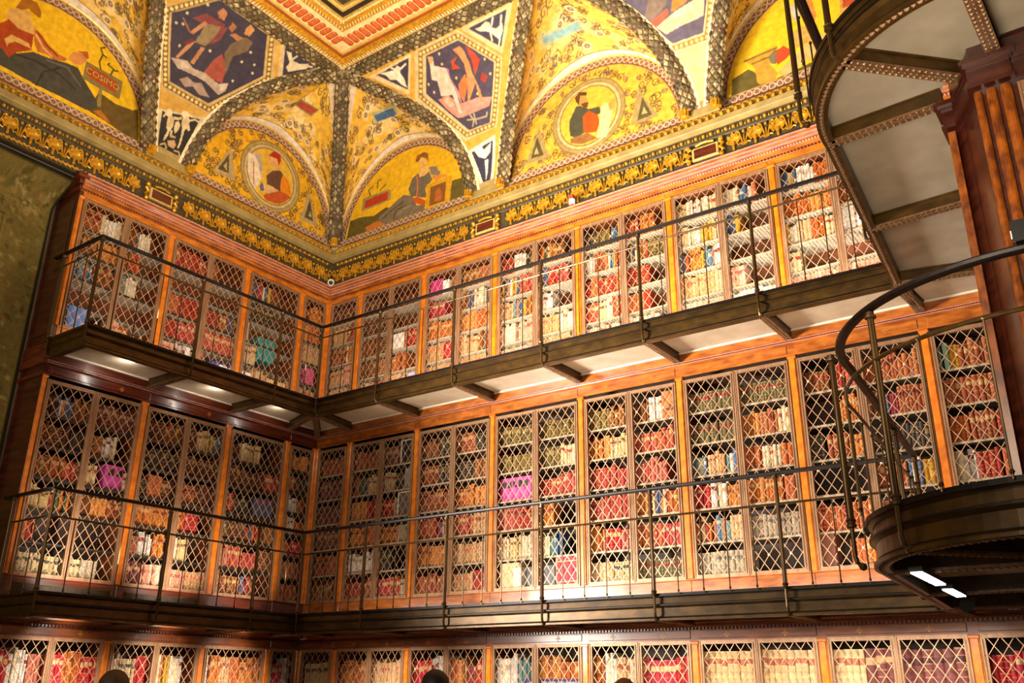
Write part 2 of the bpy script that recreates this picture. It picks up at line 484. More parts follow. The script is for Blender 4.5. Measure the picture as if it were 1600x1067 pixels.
SHELVES = {}   # (wall, bay, tier) -> list of row (z0, z1)
TNAME = {1: 'lowest', 2: 'middle', 3: 'upper'}
def bay_word(fr, b): return '%s bay from corner on the %s wall' % (ordinal(b + 1), fr.name)
def bookcase(fr, b, tier):
    PX = PXB if fr.k == 'B' else PXL
    sA, sB = PX[b], PX[b + 1]
    z0, z1 = TIER[tier]
    small = (sB - sA) < 0.9
    root = thing('bookcase', 'bookcase with brass lattice doors, %s tier, %s %s-wall bay from corner' % (TNAME[tier], ordinal(b + 1), fr.name), 'bookcase', fr.p((sA + sB) / 2, 0, z0),
                 'bookcases of the %s tier' % TNAME[tier])
    lo, hi = {1: (FLOOR, 0.088), 2: (0.32, 2.566), 3: (2.80, 4.538)}[tier]
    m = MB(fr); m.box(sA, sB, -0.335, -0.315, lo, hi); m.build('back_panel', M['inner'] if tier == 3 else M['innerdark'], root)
    for s in (sA, sB):
        m = MB(fr); o = 0.024
        m.box(*((s, s + o) if s == sA else (s - o, s)), -0.315, -0.03, z0 - 0.03, z1 + 0.03)
        m.build('side_panel', M['inner'], root)
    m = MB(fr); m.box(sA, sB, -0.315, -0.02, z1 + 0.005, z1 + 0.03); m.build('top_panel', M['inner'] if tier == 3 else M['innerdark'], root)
    # rows
    if tier == 2: n = 6 if not (fr.k == 'L' and b == 0) else 7
    elif tier == 3: n = 5
    else: n = 4
    rows = []
    dz = (z1 - z0) / n
    for i in range(n):
        rows.append((z0 + i * dz, z0 + (i + 1) * dz))
    SHELVES[(fr.k, b, tier)] = rows[::-1]
    for i, (a, _) in enumerate(rows):
        m = MB(fr); m.box(sA + 0.022, sB - 0.022, -0.312, -0.040, a - 0.020, a - 0.002)
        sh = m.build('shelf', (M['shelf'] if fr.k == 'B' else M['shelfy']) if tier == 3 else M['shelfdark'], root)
        m = MB(fr); m.bevelbox(sA + 0.022, sB - 0.022, -0.040, -0.028, a - 0.021, a - 0.001, 0.003)
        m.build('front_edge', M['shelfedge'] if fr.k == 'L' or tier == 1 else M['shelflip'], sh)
    # face: plinth, frieze, pilaster, doors
    p0, p1 = PLINTH[tier]
    m = MB(fr); m.bevelbox(sA, sB, -0.02, 0.006, p0, p1, 0.006); m.box(sA, sB, -0.02, 0.012, p1, p1 + 0.012)
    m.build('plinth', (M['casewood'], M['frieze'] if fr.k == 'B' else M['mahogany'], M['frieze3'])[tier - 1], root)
    fz0, fz1 = {1: (0.003, 0.088), 2: (2.470, 2.566), 3: (4.490, 4.538)}[tier]
    m = MB(fr); m.box(sA, sB, -0.02, 0.0, fz0, fz1); m.bevelbox(sA + 0.04, sB - 0.04, -0.002, 0.006, fz0 + 0.012, fz1 - 0.004, 0.004); m.box(sA, sB, -0.002, 0.012, fz0 - 0.012, fz0 + 0.006)
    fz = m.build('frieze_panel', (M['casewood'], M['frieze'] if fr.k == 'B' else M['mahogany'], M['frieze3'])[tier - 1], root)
    if tier < 3 and not small:
        for q in (0.27, 0.73):
            link('inlay', cross_mesh(), fz, mw=fr.mat(sA + (sB - sA) * q, 0.0065, (fz0 + fz1) / 2))
    pw = 0.074
    pz0, pz1 = p1 + 0.012, fz0 - 0.012
    if sA == 0:
        link('pilaster', pilaster_mesh(0.052, pz0, pz1), root, mw=fr.mat(0.030, 0, pz0))
    else:
        link('pilaster', pilaster_mesh(pw, pz0, pz1), root, mw=fr.mat(sA, 0, pz0))
    if (fr.k == 'L' and b == len(PX) - 2):
        link('pilaster', pilaster_mesh(0.05, pz0, pz1), root, mw=fr.mat(sB + 0.012, 0, pz0))
    a0 = sA + (0.058 if sA == 0 else pw / 2 + 0.003)
    a1 = sB - (pw / 2 + 0.003 if not (fr.k == 'L' and b == len(PX) - 2) else 0.018)
    nd = 1 if small else 2
    wd = (a1 - a0) / nd
    dz0, dz1 = z0 - 0.022, z1 + 0.022
    for i in range(nd):
        dr = link('door', doorframe_mesh(wd, dz1 - dz0), root, mw=fr.mat(a0 + wd * (i + 0.5), 0, dz0))
        la = lattice_mesh(wd - 0.072, dz1 - dz0 - 0.072, 0)
        link('lattice', la, dr, mw=Matrix.Translation((0, 0.0, 0.036)))
    return root
CASES = {}
for fr, PX in ((B, PXB), (L, PXL)):
    for b in range(len(PX) - 1):
        for tier in (1, 2, 3):
            CASES[(fr.k, b, tier)] = bookcase(fr, b, tier)
# ventilation grilles in the plinth of the left middle tier
for b, (q0, q1) in ((3, (2.56, 3.55)), (2, (1.50, 2.40))):
    m = MB(L); m.box(q0, q1, 0.004, 0.012, 0.345, 0.47)
    g = m.build('vent_grille', M['grill'], CASES[('L', b, 2)])
    m = MB(L)
    for (x0, x1, a, c) in ((q0, q1, 0.345, 0.355), (q0, q1, 0.46, 0.47), (q0, q0 + 0.01, 0.345, 0.47), (q1 - 0.01, q1, 0.345, 0.47)):
        m.box(x0, x1, 0.012, 0.018, a, c)
    s = q0 + 0.03
    while s < q1 - 0.02:
        m.box(s, s + 0.004, 0.012, 0.015, 0.355, 0.46); s += 0.022
    for k in range(1, 5):
        m.box(q0 + 0.01, q1 - 0.01, 0.012, 0.015, 0.355 + k * 0.021 - 0.002, 0.355 + k * 0.021 + 0.002)
    m.build('grille_bars', M['bronze'], g)

# ------------------------------------------------------------------ galleries
FAS = [(0.655, 0.0), (0.722, 0.0), (0.722, 0.016), (0.712, 0.022), (0.700, 0.030), (0.700, 0.100), (0.712, 0.108), (0.724, 0.116), (0.724, 0.126), (0.706, 0.134), (0.702, 0.180), (0.716, 0.188), (0.732, 0.194), (0.732, 0.214), (0.655, 0.214)]
def fas_lines(zb):  # dark strips put the shade of ledges and grooves into the fascia
    return [[(d0, zb + z0), (d1, zb + z0), (d1, zb + z1), (d0, zb + z1)] for d0, d1, z0, z1 in ((0.70, 0.737, 0.192, 0.216), (0.69, 0.729, 0.117, 0.127), (0.69, 0.7045, 0.030, 0.034), (0.69, 0.7065, 0.178, 0.183))]
def post_mesh(zb, rail, cache={}):
    """fluted post standing on the outer edge of the deck, its foot hooked under the fascia; origin on the post axis at zb"""
    k = round(rail, 3)
    if k in cache: return cache[k]
    m = MB(WD)
    rings = []
    n = 20
    for z, r in ((0.235, 0.019), (0.25, 0.018), (rail - 0.05, 0.0155)):
        rings.append([(r * (1 - 0.10 * (q % 2)) * cos(2 * pi * q / n), r * (1 - 0.10 * (q % 2)) * sin(2 * pi * q / n), z) for q in range(n)])
    m.loft(rings)
    m.lathe(0, 0, [(0.012, 0.195), (0.024, 0.200), (0.026, 0.21), (0.020, 0.218), (0.022, 0.226), (0.026, 0.232), (0.020, 0.240)], 10)
    m.lathe(0, 0, [(0.016, rail - 0.05), (0.026, rail - 0.045), (0.028, rail - 0.035), (0.018, rail - 0.030), (0.020, rail - 0.012)], 10)
    m.tube([(0, 0, 0.2), (0, 0.0, 0.06), (0, 0.006, 0.035), (0, 0.02, 0.018), (0, 0.045, 0.012)], 0.011, 8)
    m.ball(0, 0.03, 0.012, 0.02, 8)
    cache[k] = m.mesh('post', M['post'])
    return cache[k]
def baluster_mesh(h, cache={}):
    k = round(h, 3)
    if k in cache: return cache[k]
    m = MB(WD)
    m.lathe(0, 0, [(0.0055, 0), (0.0055, h)], 6)
    m.ball(0, 0, h, 0.012, 6)
    m.lathe(0, 0, [(0.006, 0.02), (0.011, 0.03), (0.006, 0.04)], 6)
    cache[k] = m.mesh('baluster', M['post'])
    return cache[k]
def beam(parent, p, q, zb):
    """cross beam with a beaded flange from p to q (plan points)"""
    p, q = Vector((p[0], p[1], 0)), Vector((q[0], q[1], 0))
    t = (q - p).normalized(); n = Vector((-t.y, t.x, 0))
    m = MB(WD)
    for w, a, b in ((0.024, 0.013, 0.088), (0.033, 0.088, 0.100)):
        c = [p - n * w, q - n * w, q + n * w, p + n * w]
        m.prism([(v.x, v.y) for v in c], zb + a, zb + b)
    bm_ = m.build('beam', M['bronze'], parent)
    m = MB(WD)
    for w, a, b in ((0.036, 0.0, 0.013), (0.010, -0.004, 0.0)):
        m.prism([(v.x, v.y) for v in (p - n * w, q - n * w, q + n * w, p + n * w)], zb + a, zb + b)
    m.build('flange', M['bronze2'], bm_)  # paler bronze puts light from below into the flange colour
    m = MB(WD)
    ln = (q - p).length
    k = 0.03
    while k < ln:
        c = p + t * k
        for sg in (-0.024, 0.024, 0.0):
            cc = c + n * sg
            m.add([(cc.x + 0.008 * a, cc.y + 0.008 * b2, zb - 0.001) for a, b2 in ((-1, -1), (1, -1), (1, 1), (-1, 1))] + [(cc.x, cc.y, zb - 0.009)], [(0, 1, 4), (1, 2, 4), (2, 3, 4), (3, 0, 4)])
        k += 0.035
    m.build('beading', M['bronze2'], bm_, 'stuff')
def panel(parent, pts, zb):
    m = MB(WD); m.prism(pts, zb + 0.100, zb + 0.118); m.build('glass_panel', M['glass'], parent)
def rail_parts(parent, path, zb, hr, mr, posts, bals):
    """path: plan polyline of the rail; posts: [(x, y, angle)], bals: [(x, y)]"""
    m = MB(WD)
    pts = [Vector((x, y, zb + hr)) for x, y in path]
    rings = []
    for i, p in enumerate(pts):
        t0 = (p - pts[i - 1]).normalized() if i else (pts[1] - p).normalized()
        t1 = (pts[i + 1] - p).normalized() if i < len(pts) - 1 else t0
        n0, n1 = Vector((-t0.y, t0.x, 0)), Vector((-t1.y, t1.x, 0))
        n = (n0 + n1).normalized(); n = n / max(0.4, n.dot(n0))
        rings.append([tuple(p + n * a + Vector((0, 0, b))) for a, b in ((-0.022, -0.010), (-0.014, -0.016), (0.014, -0.016), (0.022, -0.010), (0.024, 0.004), (0.014, 0.014), (-0.014, 0.014), (-0.024, 0.004))])
    m.loft(rings); m.build('handrail', M['rail'], parent)
    m = MB(WD)
    m.tube([(x, y, zb + mr) for x, y in path], 0.010, 6)
    m.build('mid_rail', M['post'], parent)
    for x, y, a in posts:
        link('post', post_mesh(zb, hr), parent, mw=Matrix.Translation((x, y, zb)) @ Matrix.Rotation(a, 4, 'Z'))
    for x, y in bals:
        link('baluster', baluster_mesh(mr - 0.2), parent, mw=Matrix.Translation((x, y, zb + 0.2)))
RAILS = {'upper': (2.61, 1.13, 0.985), 'middle': (0.125, 1.10, 0.852)}
RX, RY, RCX, RCY = 0.955, 1.02, 8.505, -3.0
def right_path(off=0.0, n=22):
    """outer edge of the right-hand gallery: straight along the case, then round its corner"""
    P = [(7.355 - off, -0.72 - off), (7.455 - off, -1.86), (7.55 - off, -3.0)]
    for k in range(1, n + 1):
        a = pi + (pi / 2) * k / n
        P.append((RCX + (RX + off) * cos(a), RCY + (RY + off) * sin(a)))
    P.append((9.68, RCY - RY - off))
    return P
for lev in ('upper', 'middle'):
    zb, hr, mr = RAILS[lev]
    # back
    root = thing('gallery', 'long %s bronze gallery with railing along the back wall' % lev, 'gallery', (4.0, -0.4, zb), 'iron and glass galleries')
    m = MB(B); m.sweep([(d, z + zb) for d, z in FAS], lambda d: d, lambda d: 7.355 + (d - 0.72) * -1.0); fa = m.build('fascia', M['bronze'], root)
    m = MB(B); [m.sweep(q, lambda d: d, lambda d: 7.355 - (d - 0.72)) for q in fas_lines(zb)]; m.build('shade_line', M['rail'], fa)
    S = PXB[1:8]
    beam(root, (0.02, -0.02), (0.70, -0.70), zb)
    beam(root, (PXB[1], -0.02), (0.72, -0.68), zb)
    for s in S[1:]:
        beam(root, (s, -0.02), (s, -0.68), zb)
    panel(root, [(0.03, -0.02), (PXB[1], -0.02), (0.70, -0.69)], zb)
    panel(root, [(PXB[1], -0.02), (PXB[2], -0.02), (PXB[2], -0.69), (0.71, -0.69)], zb)
    for i in range(2, 7):
        panel(root, [(PXB[i], -0.02), (PXB[i + 1], -0.02), (PXB[i + 1], -0.69), (PXB[i], -0.69)], zb)
    m = MB(B); m.bevelbox(0.05, 8.1, 0.006, 0.034, zb + 0.082, zb + 0.100, 0.004); m.build('wall_strip', M['strip'], root)
    posts = [(0.75, -0.75, 0.0)] + [(s, -0.75, 0.0) for s in PXB[2:7]]
    bals = []
    xs = [0.75] + PXB[2:7] + [7.325]
    for a, b_ in zip(xs, xs[1:]):
        n = 5
        bals += [(a + (b_ - a) * k / n, -0.75) for k in range(1, n)]
    rail_parts(root, [(0.75, -0.75), (7.325, -0.75)], zb, hr, mr, posts, bals)
    # left
    root = thing('gallery', 'short %s bronze gallery with railing along the left wall' % lev, 'gallery', (0.4, -2.2, zb), 'iron and glass galleries')
    sE = 3.66
    m = MB(L); m.sweep([(d, z + zb) for d, z in FAS], lambda d: d, lambda d: sE + (d - 0.72)); fa = m.build('fascia', M['bronze'], root)
    m = MB(L); [m.sweep(q, lambda d: d, lambda d: sE + (d - 0.72)) for q in fas_lines(zb)]; m.build('shade_line', M['rail'], fa)
    m = MB(WD)   # the return of the fascia at the free end
    m.loft([[(-0.10, -(sE + (d - 0.72)), z + zb) for d, z in FAS], [(d, -(sE + (d - 0.72)), z + zb) for d, z in FAS]]); m.build('end_fascia', M['bronze'], root)
    beam(root, (0.02, -PXL[1]), (0.68, -0.72), zb)
    for s in PXL[2:4]:
        beam(root, (0.02, -s), (0.68, -s), zb)
    panel(root, [(0.02, -0.03), (0.69, -0.70), (0.02, -PXL[1])], zb)
    panel(root, [(0.02, -PXL[1]), (0.69, -0.71), (0.69, -PXL[2]), (0.02, -PXL[2])], zb)
    for i in (2, 3):
        panel(root, [(0.02, -PXL[i]), (0.69, -PXL[i]), (0.69, -min(PXL[i + 1], 3.59)), (0.02, -min(PXL[i + 1], 3.59))], zb)
    m = MB(L); m.bevelbox(0.05, 3.58, 0.006, 0.034, zb + 0.082, zb + 0.100, 0.004); m.build('wall_strip', M['strip'], root)
    posts = [(0.75, -s, -pi / 2 + pi) for s in PXL[2:4]] + [(0.75, -3.69, pi / 2), (0.06, -3.69, pi)]
    posts = [(x, y, pi / 2 if x > 0.5 else 0.0) for x, y, a in posts]
    bals = []
    xs = [0.75] + PXL[2:4] + [3.69]
    for a, b_, n in zip(xs, xs[1:], (3, 5, 5)):
        bals += [(0.75, -(a + (b_ - a) * k / n)) for k in range(1, n)]
    bals += [(0.52, -3.69), (0.29, -3.69)]
    rail_parts(root, [(0.75, -0.76), (0.75, -3.69), (-0.12, -3.69)], zb, hr, mr, posts, bals)
    # right, with the rounded end
    root = thing('gallery', '%s bronze gallery with a rounded end, curving round the right-hand case' % lev, 'gallery', (7.9, -2.4, zb), 'iron and glass galleries')
    m = MB(WD)
    outer = right_path()
    rings = []
    for i, (x, y) in enumerate(outer):
        a = Vector(outer[max(i - 1, 0)]); c = Vector(outer[min(i + 1, len(outer) - 1)])
        t = (c - a).normalized(); n = Vector((t.y, -t.x))       # outward
        if i == 0: n = Vector((-1.0, -1.0))
        rings.append([(x + n.x * (d - 0.72), y + n.y * (d - 0.72), z + zb) for d, z in FAS])
    m.loft(rings); fa = m.build('fascia', M['bronze'], root)
    m = MB(WD)
    for q in fas_lines(zb):
        rr = []
        for i, (x, y) in enumerate(outer):
            a = Vector(outer[max(i - 1, 0)]); c = Vector(outer[min(i + 1, len(outer) - 1)])
            t = (c - a).normalized(); n = Vector((t.y, -t.x)) if i else Vector((-1.0, -1.0))
            rr.append([(x + n.x * (d - 0.72), y + n.y * (d - 0.72), z) for d, z in q])
        m.loft(rr)
    m.build('shade_line', M['rail'], fa)
    m = MB(WD)
    for i in range(0, len(outer) - 1):
        a, c = Vector(outer[i]), Vector(outer[i + 1])
        t = (c - a).normalized(); n = Vector((t.y, -t.x)); ln = (c - a).length; k = 0.0
        while k < ln:
            q = a + t * k - n * 0.03
            m.add([(q.x + 0.012 * u, q.y + 0.012 * v, zb - 0.001) for u, v in ((-1, -1), (1, -1), (1, 1), (-1, 1))] + [(q.x, q.y, zb - 0.010)], [(0, 1, 4), (1, 2, 4), (2, 3, 4), (3, 0, 4)])
            k += 0.03
    m.build('beading', M['bronze2'], root, 'stuff')
    inn = [(7.42, -0.03), (8.05, -0.58), (8.13, -1.81), (8.215, -3.04), (8.33, -3.24), (8.52, -3.36), (9.60, -3.36)]
    out = [(7.37, -0.70), (7.37, -0.73), (7.465, -1.77), (7.565, -3.0), (7.86, -3.72), (8.50, -4.0), (9.60, -4.0)]
    for p_, q_ in list(zip(inn, out))[:-1]:
        beam(root, p_, q_, zb)
    beam(root, (8.9, -3.36), (8.95, -4.0), zb)
    arc = [p for p in right_path(-0.03)]
    def between(a, c):
        return [p for p in arc if a <= p[1] < c] if a < c else []
    panel(root, [(7.42, -0.03), (8.05, -0.03), (8.05, -0.58), (7.37, -0.72)], zb)
    panel(root, [inn[1], inn[2], out[2], out[1]], zb)
    panel(root, [inn[2], inn[3], out[3], out[2]], zb)
    ar = arc[2:-1]
    i0 = min(range(len(ar)), key=lambda i: (Vector(ar[i]) - Vector(out[4])).length)
    panel(root, [inn[3]] + ar[:i0 + 1] + [inn[4]], zb)
    panel(root, [inn[4]] + ar[i0:] + [inn[5]], zb)
    panel(root, [inn[5], ar[-1], (9.6, -3.99), inn[6]], zb)
    rp = right_path(0.03)
    posts = [(7.395, -1.60, -1.5), (7.505, -3.28, -1.2), (7.835, -3.76, -0.75), (8.62, -4.05, 0.0)]
    if lev == 'middle': posts.append((7.325, -0.75, 0.0))
    bals = [(7.335 + 0.09 * k / 4, -0.75 - 0.21 * k) for k in range(1, 4)] + [(7.40 + 0.11 * k / 6, -1.60 - 0.28 * k) for k in range(1, 6)]
    bals += [(8.05, -3.93), (8.32, -4.03), (7.63, -3.56)]
    rail_parts(root, [(7.325, -0.75)] + rp[1:], zb, hr, mr, posts, bals)

# ------------------------------------------------------------------ the tall case at the right, seen on its corner
root = thing('bookcase', 'tall dark mahogany corner case with orange fluted pilasters behind the rounded galleries', 'bookcase', (8.4, -3.2, FLOOR))
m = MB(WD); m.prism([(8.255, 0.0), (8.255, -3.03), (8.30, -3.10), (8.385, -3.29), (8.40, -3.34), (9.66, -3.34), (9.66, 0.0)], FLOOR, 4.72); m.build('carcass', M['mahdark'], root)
for z0, z1 in ((0.17, 2.42), (2.82, 4.50), (FLOOR, 0.0)):
    m = MB(WD)
    m.prism([(8.205, -2.98), (8.212, -3.066), (8.250, -3.066), (8.256, -2.98)], z0, z1)
    m.build('pilaster', M['satindark'], root)
    for x0, x1 in ((8.392, 8.432), (8.446, 8.496), (8.510, 8.566)):
        m = MB(WD); n = 6
        m.loft([[(x0, -3.335, z), (x0, -3.352, z)] + [((x0 + x1) / 2 - (x1 - x0) / 2 * cos(pi * k / n), -3.352 - 0.018 * sin(pi * k / n), z) for k in range(1, n)] + [(x1, -3.352, z), (x1, -3.335, z)] for z in (z0, z1)])
        m.build('pilaster', M['satindark'], root)
def wrap(z0, z1, k, name='cornice'):
    m = MB(WD)
    m.prism([(8.205 - k, -2.9), (8.205 - k, -3.066 - k), (8.255 + k * 0.3, -3.066 - k), (8.375 - k * 0.6, -3.30 - k * 0.5), (8.385 - k * 0.8, -3.372 - k), (8.575 + k, -3.372 - k), (8.575 + k, -3.345 - k), (9.6, -3.345 - k), (9.6, -2.9)], z0, z1)
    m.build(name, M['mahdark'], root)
for zt in (2.44, 0.02, 4.50):
    for z0, z1, k in ((0.0, 0.02, 0.016), (0.022, 0.115, 0.006), (0.117, 0.135, 0.020), (0.136, 0.158, 0.036), (0.160, 0.172, 0.024)):
        wrap(zt + z0, zt + z1, k)
for z0, z1 in ((0.5, 2.41), (2.95, 4.46)):
    dr = link('door', doorframe_mesh(0.62, z1 - z0), root, mw=Matrix.Translation((8.90, -3.352, z0)))
    link('lattice', lattice_mesh(0.62 - 0.072, z1 - z0 - 0.072, 0), dr, mw=Matrix.Translation((0, 0, 0.036)))
